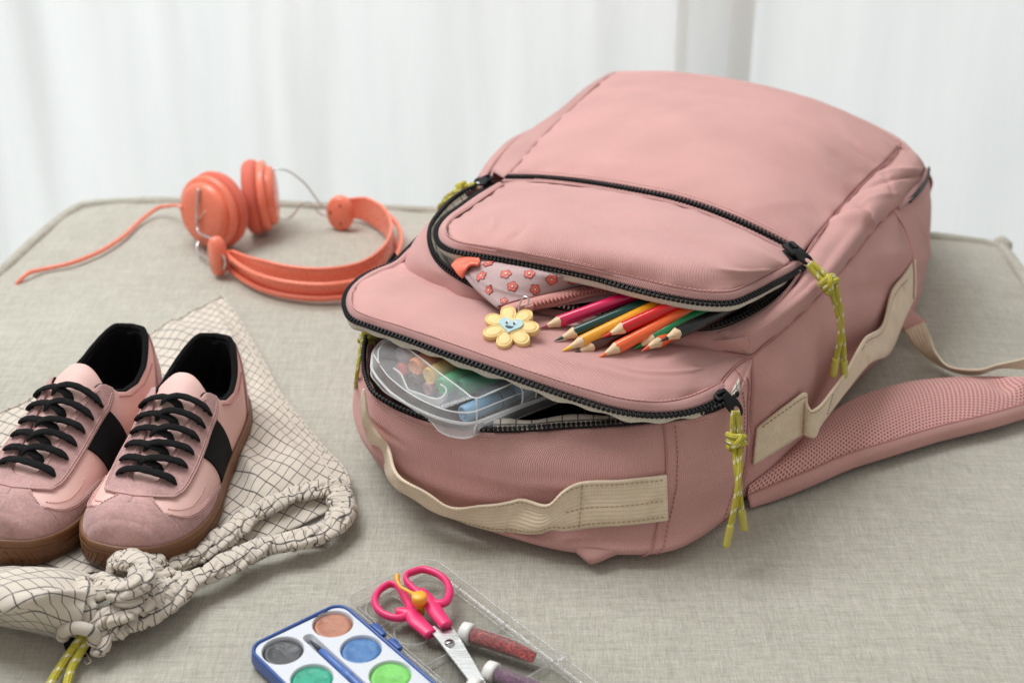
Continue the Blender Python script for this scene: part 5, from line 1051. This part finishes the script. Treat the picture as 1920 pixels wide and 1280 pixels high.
v, f = prism(rrect(-.0026, -.0003, .0026, .0003, .0001, 2), .0002, 0); mesh('screw_slot', xform(v, P(843, 1205, .01105), nrm([1, .4, 0]), nrm([-.4, 1, 0]), upz), f, M['black_plastic'], SC, smooth=False)

# ---------------------------------------------------------------- glitter tubes
GL = clear('clear_tube_plastic', (.985, .985, .985), .02, (.9, .9, .9), .05, .25)
def glitter(label, cap, end, col, fill=.68, hi_=(1, .6, .5), tubelen=None):
    cap, end = np.array(cap), np.array(end); d = nrm(end - cap); L = np.linalg.norm(end - cap); r = .0057
    t = thing('glitter_tube', label, 'tube', tuple(cap)); 
    lath_along('stopper', [(.0001, -.0055), (.0052, -.0055), (.0068, -.0045), (.0071, .0000), (.0068, .0018), (.0056, .0022)], cap, d, plastic('white_stopper', (.72, .70, .67), .4), t, 32)
    lath_along('glass_tube', [(r, .0012), (r, L - .003), (r * 1.08, L - .0022), (r * 1.10, L), (r * .9, L + .0012), (r * .2, L + .001)], cap, d, GL, t, 36)
    m = mat('glitter', col, .35, .6); tt = NT(m); o = tt.coord('Object'); vo = tt.n('ShaderNodeTexVoronoi'); vo.inputs['Scale'].default_value = 1500; tt.l(o, vo.inputs['Vector']); sp = tt.n('ShaderNodeSeparateXYZ'); tt.l(vo.outputs['Color'], sp.inputs[0])
    tt.color(tt.mixc(tt.ramp(sp.outputs[0], .45, .95), scale_c(col, .45), tuple(min(1, a * 2.0 + b * .12) for a, b in zip(col, hi_)))); tt.bump(vo.outputs['Distance'], 1, .001); tt.l(tt.ramp(sp.outputs[1], 0, 1, .15, .8), tt.b.inputs['Roughness'])
    x, y, z = axes(d); n = 60; V = []; R_ = r * .90
    for i in range(n):
        s = .002 + (L * fill - .002) * i / (n - 1); lv = 1 - max(0, (i / (n - 1) - .35) / .65) * 1.5 + .12 * nz((s, 0, 0), 160, 3)
        for k in range(24):
            a = 2 * math.pi * k / 24; hx_, hy_ = R_ * math.cos(a), R_ * math.sin(a); hx_ = min(hx_, R_ * lv) + .00015 * nz((s, hx_, hy_), 700, 2); V.append((hx_, hy_, s))
    mesh('glitter_fill', xform(np.array(V), cap, x, y, z), gridfaces(n, 24, True) + [tuple(range(24))[::-1], tuple((n - 1) * 24 + k for k in range(24))], m, t)
    return t
glitter('clear tube two thirds full of red glitter with a white stopper, beside the scissor blades', P(879, 1188, .0085), P(1060, 1245, .0085), (.48, .012, .010))
glitter('clear tube of purple glitter with a white stopper, cut by the bottom of the photo', P(925, 1262, .0085), P(1100, 1330, .0085), (.16, .015, .10), .9, (.7, .5, .9))
glitter('glitter tube under the scissors with only its white stopper showing at the bottom edge', P(893, 1292, .0080), P(1060, 1360, .0080), (.5, .4, .1), .9)
# ---------------------------------------------------------------- drawstring shoe bag
DB = thing('drawstring_bag', 'cream drawstring bag with thin black checks spread out beneath the sneakers', 'drawstring bag', tuple(G(300, 900, 0)))
cr_ = [XG([(-90, 830, .004), (20, 768, .004), (100, 722, .004), (300, 620, .006), (417, 557, .005)]),
       XG([(-90, 870, .006), (120, 762, .008), (240, 700, .006), (360, 650, .012), (443, 592, .006)]),
       XG([(-90, 910, .006), (150, 830, .006), (300, 760, .008), (440, 705, .014), (486, 665, .005)]),
       XG([(-90, 950, .006), (160, 900, .006), (340, 840, .006), (470, 778, .016), (531, 748, .004)]),
       XG([(-90, 990, .006), (170, 960, .006), (360, 905, .008), (500, 838, .017), (575, 802, .004)]),
       XG([(-90, 1040, .008), (150, 1010, .006), (380, 965, .010), (530, 895, .018), (608, 843, .006)]),
       XG([(-90, 1075, .008), (120, 1050, .008), (380, 1010, .010), (550, 940, .010), (652, 892, .010)]),
       XG([(-90, 1110, .008), (120, 1080, .010), (360, 1045, .008), (560, 985, .004), (654, 935, .006)])]
def cl(u, v, p):
    e = min(1, 8 * (1 - u) + .1); return e * (.0050 * nz(p, 17, 71) + .0032 * nz((p[0] * 1.6 + p[1] * .8, p[1] * .5, 0), 38, 72)) + .0022 * math.exp(-((u - .80 + .3 * (v - .5)) / .018) ** 2) * min(1, 5 * v) + .001
CG = surfgrid(cr_, 150, 130, cl)
CG[..., 2] = np.maximum(CG[..., 2], .0012 + np.array([[pz(q[0], q[1]) for q in r] for r in CG]) )
uvp = CG[..., :2].reshape(-1, 2); th = rad(64)
g0 = guv(CG).reshape(130, 150, 2)
# cloth coordinates: arc length across, arc length down, turned as the print runs
o = mesh('bag_cloth', CG.reshape(-1, 3), gridfaces(130, 150), gridcloth('check_cotton_sheet', rot=rad(26)), DB, uv=np.stack([g0[..., 0] , g0[..., 1]], -1).reshape(-1, 2))
if gridnormals(CG)[60, 70, 2] < 0: o.data.flip_normals()
solid(o, .0008, -1)
ed = curve(np.vstack([CG[::6, -1]]), 90); tube('edge_seam', ed + upz * .0004, .0011, M['grid'], DB, smooth_pts=False, seg=6)
tube('edge_seam', curve(CG[::6, -8], 90) + upz * .0006, .0007, mat('cream_thread', (.60, .53, .45), .8), DB, smooth_pts=False, seg=6)
tube('edge_seam', curve(CG[0, 20:], 90) + upz * .0004, .0010, M['grid'], DB, smooth_pts=False, seg=6)
def scrunch(pts, r0, seed, n=None, seg=48, name='gathered_hem', zs=.62, m=None, r1=None, amp=1.0):
    c = curve(XG(pts) if len(pts[0]) == 3 else pts, n or int(90 + 2600 * length(curve(XG(pts), 50)))); n = len(c); T_, N_, B_ = frames(c, (0, 0, 1)); V = []; UV = []; s = 0; L = length(c)
    s_ = np.concatenate([[0], np.cumsum(np.linalg.norm(c[1:] - c[:-1], axis=1))])
    for i in range(n):
        s = s_[i]; rr = r0 if r1 is None else r0 + (r1 - r0) * i / n; end = min(1, (s + .001) / .006, (L - s + .001) / .006) ** .5
        bulge = 1 + amp * (.22 * noise.noise(Vector((s * 34, seed * 3.7, 0))) + .12 * noise.noise(Vector((s * 55, seed, 5))))
        for k in range(seg):
            a = 2 * math.pi * k / seg; ca, sa = math.cos(a), math.sin(a)
            q = noise.noise(Vector((s * 150 + 1.4 * ca, ca * .6 + seed, sa * .6))); q2 = noise.noise(Vector((s * 55 + .8 * sa, ca * .9, sa * .9 + seed)))
            r = rr * end * bulge * (1 + amp * (-.34 * max(0, 1 - abs(q) * 5) ** 1.2 + .10 * q + .30 * q2 + .10))
            p = c[i] + B_[i] * r * ca + N_[i] * r * sa * zs; gz = pz(p[0], p[1]) + .0008; p[2] = max(p[2], gz); V.append(p)
            UV.append((s * 1.55 + .003 * q2 + .05 * seed, (a / 6.2832) * .0456 + .003 * q))
    F = gridfaces(n, seg, True); F += [tuple(range(seg))[::-1], tuple((n - 1) * seg + k for k in range(seg))]
    # seam-safe uv: per-loop fix by splitting last column
    V2 = []; U2 = []
    for i in range(n):
        for k in range(seg + 1): V2.append(V[i * seg + k % seg]); u_, v_ = UV[i * seg + k % seg]; U2.append((u_, v_ + (.0456 if k == seg else 0)))
    F = [q[::-1] for q in gridfaces(n, seg + 1)] + [tuple(k for k in range(seg)), tuple((n - 1) * (seg + 1) + k for k in range(seg))[::-1]]
    return mesh(name, V2, F, m or M['grid'], DB, uv=U2)
scrunch([(628, 915, .012), (590, 920, .013), (545, 930, .014), (500, 950, .014), (462, 972, .014), (430, 1000, .014), (400, 1022, .013), (365, 1042, .013), (325, 1058, .013), (290, 1063, .014)], 0.0081, 1)
scrunch([(618, 905, .012), (638, 930, .011), (642, 960, .011), (625, 985, .011), (590, 1005, .012), (545, 1015, .012), (500, 1022, .013), (460, 1040, .013), (425, 1060, .013), (385, 1078, .013), (345, 1090, .013), (312, 1092, .014)], 0.0084, 2)
surf('bag_lining', [XG([(655, 905, .010), (600, 925, .010), (480, 965, .009), (390, 1030, .008)]), XG([(645, 950, .003), (570, 970, .0025), (480, 1000, .0025), (400, 1045, .003)]), XG([(600, 1010, .004), (540, 1015, .003), (460, 1040, .003), (390, 1075, .003)])], gridcloth('check_cotton_reverse', (.50, .47, .44), (.26, .25, .25)), DB, 60, 20, .0006, disp=wr(77, .0012, 30, 60))
scrunch([(205, 1075, .022), (240, 1050, .026), (280, 1052, .024), (300, 1075, .018), (330, 1075, .014)], 0.0088, 3)
scrunch([(170, 1120, .020), (195, 1105, .030), (232, 1105, .036), (262, 1090, .038), (262, 1062, .036), (235, 1050, .034), (205, 1058, .030)], 0.0079, 4)
scrunch([(318, 1092, .014), (290, 1115, .020), (255, 1135, .024), (215, 1150, .022), (180, 1165, .018), (165, 1175, .014)], 0.0097, 5)
scrunch([(345, 1085, .012), (318, 1125, .013), (285, 1148, .013), (245, 1165, .013), (215, 1180, .012), (200, 1195, .011)], 0.0092, 6)
scrunch([(150, 1095, .026), (145, 1120, .030), (150, 1145, .026), (152, 1168, .020), (155, 1185, .016)], 0.0092, 7)
scrunch([(175, 1082, .022), (210, 1098, .026), (240, 1120, .030), (270, 1110, .026), (290, 1100, .020)], 0.0079, 10)
# soft corner of the bag in front
pc_ = [XG([(-90, 1070, .006), (-20, 1063, .012), (60, 1060, .018), (130, 1068, .018), (185, 1085, .016)]), XG([(-90, 1078, .030), (-20, 1075, .036), (60, 1076, .038), (125, 1085, .036), (165, 1095, .030)]),
       XG([(-90, 1120, .040), (-20, 1120, .044), (60, 1125, .044), (115, 1130, .038), (158, 1135, .034)]), XG([(-90, 1150, .022), (-20, 1150, .025), (60, 1160, .026), (115, 1165, .026), (152, 1168, .024)]), XG([(-90, 1168, .001), (-10, 1172, .001), (60, 1185, .001), (110, 1198, .001), (158, 1205, .001)])]
PCG = surfgrid(pc_, 90, 80, lambda u, v, p: (.0040 * nz(p, 22, 81) + .0018 * nz(p, 50, 82)) * min(1, 6 * (1 - v) + .1) + .006 * math.exp(-((v - .50 - .22 * (1 - u)) / .035) ** 2) * min(1, u * 4))
o = mesh('bag_corner', PCG.reshape(-1, 3), gridfaces(80, 90), gridcloth('check_cotton_corner', rot=rad(38)), DB, uv=guv(PCG))
if gridnormals(PCG)[40, 45, 2] < 0: o.data.flip_normals()
tube('casing_opening', XG([(118, 1193, .012), (124, 1180, .020), (146, 1176, .023), (168, 1182, .021), (178, 1196, .014), (172, 1210, .010)]), .0042, M['grid'], DB, n=50, seg=16)
scrunch([(176, 1180, .016), (190, 1196, .012), (185, 1212, .009), (172, 1222, .006)], 0.0066, 9)
v, f = lathe([(.0001, 0), (.010, 0), (.010, .001)], 20); mesh('casing_shade_disc', xform(v, G(148, 1203, .004), *axes((-.2, -1, .55))), f, M['black_cloth'], DB)  # black disc stands for the shade inside the cream casing
tube('drawstring', XG([(160, 1180, .014), (148, 1200, .011), (130, 1225, .007), (110, 1255, .005), (92, 1285, .005), (70, 1320, .005)]), .0027, M['cord'], DB, n=80, seg=12)
tube('drawstring', XG([(172, 1190, .012), (160, 1208, .009), (146, 1230, .006), (134, 1252, .005), (124, 1285, .005), (112, 1320, .005)]), .0027, M['cord'], DB, n=80, seg=12)
tube('loose_thread', XG([(158, 1218, .003), (166, 1232, .002), (170, 1240, .002), (163, 1244, .001), (158, 1238, .001)]), .0003, M['white_thread'], DB, n=40, seg=5)
# ---------------------------------------------------------------- sneakers
def make_shoe(label, heel, toe, mir, z0, roll=0.0):
    heel, toe = np.array([*heel, 0.]), np.array([*toe, 0.]); L = np.linalg.norm(toe - heel); ex = nrm(toe - heel); ez = nrm(np.array([0, 0, 1.]) + roll * np.cross(upz, ex)); ey = np.cross(ez, ex)
    base = heel + upz * z0; root = thing('sneaker', label, 'sneaker', tuple(base), 'pair of pink sneakers'); Wd = lambda v: xform(np.asarray(v, float).reshape(-1, 3), base, ex, ey, ez)
    SX = [0, .02, .06, .12, .2, .3, .4, .5, .6, .7, .78, .85, .91, .955, .985, 1.0]
    WX = [0, .0125, .0205, .0262, .0305, .0322, .0330, .0340, .0365, .0395, .0402, .0382, .0336, .0262, .0158, 0]
    CX = [0, 0, 0, 0, 0, .0005, .001, .0015, .002, .002, .0015, .0008, 0, -.0008, -.0014, -.0018]
    fi = lambda A, s: float(np.interp(s, SX, A))
    wf = lambda s: float(interp(np.array(WX)[:, None], [min(max(s, 0), 1)], np.array(SX))[0, 0]); cf = lambda s: mir * fi(CX, s)
    zs = lambda s: .0205 + .004 * max(0, (s - .75) / .25) ** 2 - .001 * math.sin(math.pi * s)
    HX = ([0, .05, .15, .3, .42, .50, .60, .70, .78, .87, .92, .96, .985, 1.0], [.0625, .069, .071, .069, .0655, .0585, .0475, .0385, .0315, .0268, .0240, .0190, .0125, .001])
    HS = np.array(HX[0]); HV = np.array(HX[1])[:, None]; hf = lambda s: float(interp(HV, [min(max(s, 0), 1)], HS)[0, 0])
    def U(s, t, off=0.0):
        def q(s, t):
            s = min(max(s, 0), 1); th_ = t * math.pi / 2; w_, h_ = wf(s), hf(s); y = cf(s) + w_ * math.copysign(abs(math.sin(th_)) ** float(np.interp(s, [.3, .55], [.78, .92])), th_); z = zs(s) + h_ * max(0, math.cos(th_)) ** .95
            x = L * s + .010 * max(0, 1 - s / .12) ** 1.5 * (z - .02) / .06 - .0035 * math.sin(min(1, max(0, (z - .02) / .035)) * math.pi) * max(0, 1 - s / .10)
            return np.array([x, y, z])
        p = q(s, t)
        if off:
            e = .004; a = q(min(1, s + e), t) - q(max(0, s - e), t); b = q(s, t + e) - q(s, t - e); n = np.cross(a, b); nn = np.linalg.norm(n)
            if nn > 1e-14:
                n = n / nn; c = np.array([L * min(max(s, .08), .92), 0, .02]); n = n if np.dot(n, p - c) > 0 else -n; p = p + n * off
        return p
    ZC = ([0, .05, .12, .2, .28, .36, .42, .455], [.0535, .0555, .0500, .0415, .0375, .0405, .0480, .0560])
    tthr = lambda s: float(np.interp(s, [.40, .455, .50, .60, .72, .80, .815, .825], [.40, .33, .27, .22, .17, .14, .08, 0]))
    def tc(s):
        if s < .455:
            a = math.acos(min(1, max(0, np.interp(s, *ZC) / hf(s))) ** (1 / .95)) / (math.pi / 2)
            k = max(0, (s - .40) / .055); return a * (1 - k) + tthr(.455) * k if s > .40 else a
        return tthr(s)
    def patch(nm, fa, m, off, parent=root, ns=80, nt=24, th=.0012, edge=True, s0=0, s1=1):
        """fa(a, b) -> (s, t) with a along, b across, both 0..1"""
        V = []; 
        for i in range(ns):
            for j in range(nt):
                a, b = i / (ns - 1), j / (nt - 1); s, t = fa(a, b); o_ = off
                V.append(U(s, t, o_))
        g = Wd(V).reshape(ns, nt, 3); o = mesh(nm, g.reshape(-1, 3), gridfaces(ns, nt), m, parent, uv=guv(g)); bm = bmesh.new(); bm.from_mesh(o.data); bmesh.ops.remove_doubles(bm, verts=bm.verts, dist=1e-6)
        c = Vector(Wd([(L * .5, 0, .02)])[0] - root_of(parent)); bm.normal_update(); tot = sum((f.normal.dot(f.calc_center_median() - c)) * f.calc_area() for f in bm.faces)
        if tot < 0: bmesh.ops.reverse_faces(bm, faces=bm.faces)
        bm.to_mesh(o.data); bm.free()
        if th: solid(o, th, -1)
        return o
    cosd = lambda a: (1 - math.cos(math.pi * a)) / 2
    up_s = lambda a: cosd(a)
    for sd in (-1, 1):
        patch('upper', lambda a, b: (up_s(a), sd * (tc(up_s(a)) * (1 - b) + 1.0 * b)), M['shoe_leather'], 0, ns=130, nt=30, th=.0014)
        patch('lining', lambda a, b: (.004 + .50 * cosd(a), sd * ((tc(.004 + .50 * cosd(a)) + .01) * (1 - b) + b)), M['black_cloth'], -.0042, ns=70, nt=20, th=.001)
        # eyestay
        eo = lambda s: float(np.interp(s, [.40, .43, .47, .60, .70, .80, .84, .862, .878], [.42, .53, .565, .53, .50, .46, .40, .25, 0]))
        ei = lambda s: max(0, tc(s) - .004) if s > .43 else tc(s) + .0
        patch('eyestay', lambda a, b: ((.415 + .463 * a), sd * (ei(.415 + .463 * a) * (1 - b) + eo(.415 + .463 * a) * b)), M['suede'], .0016, ns=80, nt=16, th=.0018)
        # mudguard: rim, centre and cap
        SM = .905
        mm_ = lambda s: float(np.interp(s, [.58, .62, .68, .76, .82, .86, .885, .905], [.985, .93, .84, .77, .73, .67, .58, .42])); cc_ = lambda s: float(np.interp(s, [.86, .87, .885, .905], [.19, .20, .26, .42]))
        patch('mudguard', lambda a, b: (.58 + (SM - .58) * a, sd * (mm_(.58 + (SM - .58) * a) * (1 - b) + b)), M['suede'], .0013, ns=60, nt=12, th=.0015)
        patch('toe_strip', lambda a, b: (.86 + (SM - .86) * a, sd * cc_(.86 + (SM - .86) * a) * b), M['suede'], .0013, ns=20, nt=10, th=.0015)
        patch('heel_counter', lambda a, b: ((.015 + .125 * b ** 1.0 * (.45 + .75 * cosd(min(1, a * 1.15)))) * 1.0 - .015 * (1 - b), sd * (tc(.1) * .92 + (1 - tc(.1) * .92) * a)), M['suede'], .0013, ns=40, nt=24, th=.0015)
        patch('side_stripe', lambda a, b: (.475 + .165 * a - .055 * b, sd * (eo(.475 + .165 * a) + (.96 - eo(.475 + .165 * a)) * b)), M['black_suede'], .0011, ns=30, nt=30, th=.0012)
        def st_line(pts, off, th_m=M['pink_thread']):
            c = Wd([U(s, sd * t, off) for s, t in pts]); c = curve(c, 160); stitches('stitching', c, th_m, root, .0022, .0014, .00028, .0002)
        st_line([(s, eo(s) - .022) for s in np.linspace(.43, .872, 40)], .0018); st_line([(s, eo(s) - .050) for s in np.linspace(.43, .862, 40)], .0018); st_line([(s, tc(s) + .03) for s in np.linspace(.46, .81, 30)], .0018)
        st_line([(s, mm_(s) + .03) for s in np.linspace(.60, .90, 30)], .0016); st_line([(s, mm_(s) + .055) for s in np.linspace(.62, .91, 30)], .0016)
        st_line([(s, max(0.02, cc_(s) - .03)) for s in np.linspace(.87, .91, 12)], .0016)
        st_line([(s, np.interp(s, [.76, .82, .855, .875, .885], [.67, .65, .58, .49, .40])) for s in np.linspace(.72, .885, 20)], .0002)
        c = Wd([U(s, sd * t, .0006) for s, t in zip(np.linspace(.15, .40, 20), np.interp(np.linspace(.15, .40, 20), [.15, .25, .35, .40], [.66, .70, .66, .58]))]); tube('collar_seam', c, .0006, M['dark_thread'], root, n=40, seg=6)
    patch('eyestay_front', lambda a, b: (.824 + .053 * a, eo(.824 + .053 * a) * (-1 + 2 * b)), M['suede'], .0021, ns=20, nt=30, th=.0012)
    tube('heel_lining', Wd([(.0085, 0, .024), (.0075, 0, .045), (.0095, 0, .060), (.0125, 0, zs(0) + ZC[1][0] - .002)]), .0042, M['black_cloth'], root, n=30, seg=12)
    patch('toe_cap', lambda a, b: (.905 + .095 * a ** .85, -1 + 2 * b), M['suede'], .0013, ns=40, nt=60, th=.0015)
    # collar roll
    cs = [U(s, -tc(s), -.002) for s in np.linspace(.46, 0.0, 40)] + [U(s, tc(s), -.002) for s in np.linspace(0.004, .46, 40)]
    cs = [q + np.array([0, 0, .0008]) for q in cs]
    tube('collar_roll', Wd(cs), np.interp(np.linspace(0, 1, 160), [0, .08, .3, .5, .7, .92, 1], [.0012, .0017, .0022, .0026, .0022, .0017, .0012]), M['black_cloth'], root, n=160, seg=12)
    c1_ = Wd([U(s, -tc(s), .0004) for s in np.linspace(.44, .81, 30)]); c2_ = Wd([U(s, tc(s), .0004) for s in np.linspace(.44, .81, 30)])
    for c in (c1_, c2_): tube('eyestay_edge', c, .0011, M['suede'], root, n=60, seg=6)
    # insole and tongue
    V = []; ns = 40
    for i in range(ns):
        s = .01 + .6 * i / (ns - 1)
        for j in range(9): V.append((L * s, cf(s) + (wf(s) - .003) * (-1 + 2 * j / 8), .0262))
    o = mesh('insole', Wd(V), gridfaces(ns, 9), M['black_cloth'], root)
    V = []; ns = 50; nt = 17
    for i in range(ns):
        a = i / (ns - 1)
        for j in range(nt):
            b = -1 + 2 * j / (nt - 1)
            if a > .22: s = .44 + .40 * (a - .22) / .78; p = U(s, b * .40, -.0022) + np.array([0, 0, .0022 * (1 - b * b)])
            else:
                k = (.22 - a) / .22; e = U(.44, b * .40, -.0022) + np.array([0, 0, .0022 * (1 - b * b)]); p = e + np.array([-.0080 * k, -b * .0015 * k, .0020 * k - .006 * k * k * b * b - .0035 * max(0, k - .75) * 4 * abs(b) ** 3])
            V.append(p)
    g = Wd(V).reshape(ns, nt, 3); o = mesh('tongue', g.reshape(-1, 3), gridfaces(ns, nt), M['shoe_leather'], root, uv=guv(g)); 
    if gridnormals(g)[25, 8, 2] < 0: o.data.flip_normals()
    solid(o, .0035, -1, .0008)
    # sole
    prof = [(-.004, .0, 0), (-.0005, .0012, 0), (.0020, .004, 0), (.0026, .010, 0), (.0024, .016, 0), (.0030, .0195, 0), (.0026, .0225, 0), (.0012, .0235, 0), (-.0006, .0228, 0)]
    ss = np.concatenate([[(1 - math.cos(math.pi * k / 70)) / 2 for k in range(71)], [(1 - math.cos(math.pi * k / 70)) / 2 for k in range(69, 0, -1)]]); sides = [1] * 71 + [-1] * 69
    V = []
    out_ = np.array([(L * s, cf(s) + sd * wf(s)) for s, sd in zip(ss, sides)]); tn = np.roll(out_, -1, 0) - np.roll(out_, 1, 0); no = np.stack([tn[:, 1], -tn[:, 0]], 1); no /= np.linalg.norm(no, axis=1, keepdims=True) + 1e-12
    if np.dot(no[35], [0, 1]) < 0: no = -no
    for o_, z, _ in prof:
        for (q, n_2, s) in zip(out_, no, ss):
            spring = .005 * max(0, (s - .72) / .28) ** 2 + .002 * max(0, (.1 - s) / .1); xy = q + n_2 * (o_ + .0008); V.append((xy[0], xy[1], max(z, 0) + spring * (1.0 if z < .02 else .9)))
    n__ = len(ss); F = gridfaces(len(prof), n__, True) + [tuple(range(n__))[::-1], tuple((len(prof) - 1) * n__ + k for k in range(n__))]
    so = mesh('sole', Wd(V), F, M['gum'], root); bm = bmesh.new(); bm.from_mesh(so.data); bmesh.ops.recalc_face_normals(bm, faces=bm.faces); bm.to_mesh(so.data); bm.free()
    mb = MB()
    for s in np.linspace(.80, .995, 34):
        for sd in (1, -1):
            q0 = np.array([L * s, cf(s) + sd * wf(s)]); e = .01; q1 = np.array([L * min(1, s + e), cf(min(1, s + e)) + sd * wf(min(1, s + e))]); q2_ = np.array([L * (s - e), cf(s - e) + sd * wf(s - e)]); tt2 = nrm(np.append(q1 - q2_, 0)); n2 = np.array([tt2[1], -tt2[0], 0]) * (1 if sd < 0 else -1)
            n2 = n2 if n2[1] * sd > 0 or abs(n2[1]) < .2 else -n2; spring = .005 * max(0, (s - .72) / .28) ** 2; c = np.array([q0[0], q0[1], .0095 + spring]) + n2 * .0032; up_ = nrm(np.array([0, 0, 1]) + tt2 * .5 * 1)
            v = []; mb.box(Wd([c])[0], (Wd([up_])[0] - base) * .0050, (Wd([tt2])[0] - base) * .00045, (Wd([n2])[0] - base) * .0006)
    mb.build('sole_ribs', M['gum'], root, kind='stuff')
    tube('sole_line', Wd([(q[0] + n_2[0] * .0036, q[1] + n_2[1] * .0036, .0168 + .005 * max(0, (s - .72) / .28) ** 2) for q, n_2, s in zip(out_, no, ss)]), .0005, mat('gum_groove', (.16, .07, .025), .6), root, closed=True, seg=6, smooth_pts=False, up=(0, 0, 1))
    # laces
    ek = [.500, .555, .610, .665, .720, .775]; te = lambda k: tc(ek[k]) + .085
    rng = random.Random(5 + mir)
    for k in range(6):
        for sd in (-1, 1):
            s, t = ek[k], te(k)
            v, f = lathe([(.0017, .0), (.0017, .0006), (.0001, .0006)], 14); p = U(s, sd * (t + .03), .0017); mesh('eyelet', Wd(v @ np.eye(3) + p), f, M['black_plastic'], root)
    def lace(pts, r=.0036):
        c = curve(Wd(pts), 44); n = len(c); rr = r * np.interp(np.linspace(0, 1, n), [0, .05, .12, .88, .95, 1], [.25, .75, 1, 1, .75, .25]) * (1 + .05 * np.sin(np.arange(n) * .9))
        tube('lace', c, rr, M['lace'], root, smooth_pts=False, seg=10, ry=rr * .42, up=ez)
    # front bar
    for k in range(6):
        tR, tL = te(k), te(k); wob = lambda: rng.uniform(-.006, .006)
        if k == 5:
            lace([U(ek[5] + .002, -(tL + .10), .0016), U(ek[5], -(tL + .03), .0042), U(ek[5] + .004, -.06, .0062), U(ek[5] + .010, .06, .0062), U(ek[5] + .012, tR + .03, .0042), U(ek[5] + .014, tR + .10, .0012)])
            continue
        # strand over from the +y eyelet down towards the middle, and under strand from the -y side
        lace([U(ek[k] - .004, tR + .12, .0012), U(ek[k] - .002, tR + .04, .0040), U(ek[k] + .006 + wob(), .06, .0054), U(ek[k] + .018 + wob(), -.05, .0048), U(ek[k] + .034, -.12, .0012)])
        lace([U(ek[k] - .004, -(tL + .12), .0012), U(ek[k] + .000, -(tL + .04), .0038), U(ek[k] + .014 + wob(), -.07, .0040), U(ek[k] + .028, .06, .0022), U(ek[k] + .040, .14, -.001)])
    p = Wd([U(.640, 0, .0012)])[0]
    mb = MB(); mb.box(p, ex * .010, ey * .0055, ez * .0008); o = mb.build('tongue_tab', M['suede'], root); bev(o, .0006)
    return root
make_shoe('right one of the two pink sneakers, its whole toe and black stripe in view', (-.229, .980), (-.2580, .763), 1, .005, .04)
make_shoe('left one of the two pink sneakers, toe cut by the photo edge', (-.296, .996), (-.3430, .772), -1, .005, .03)
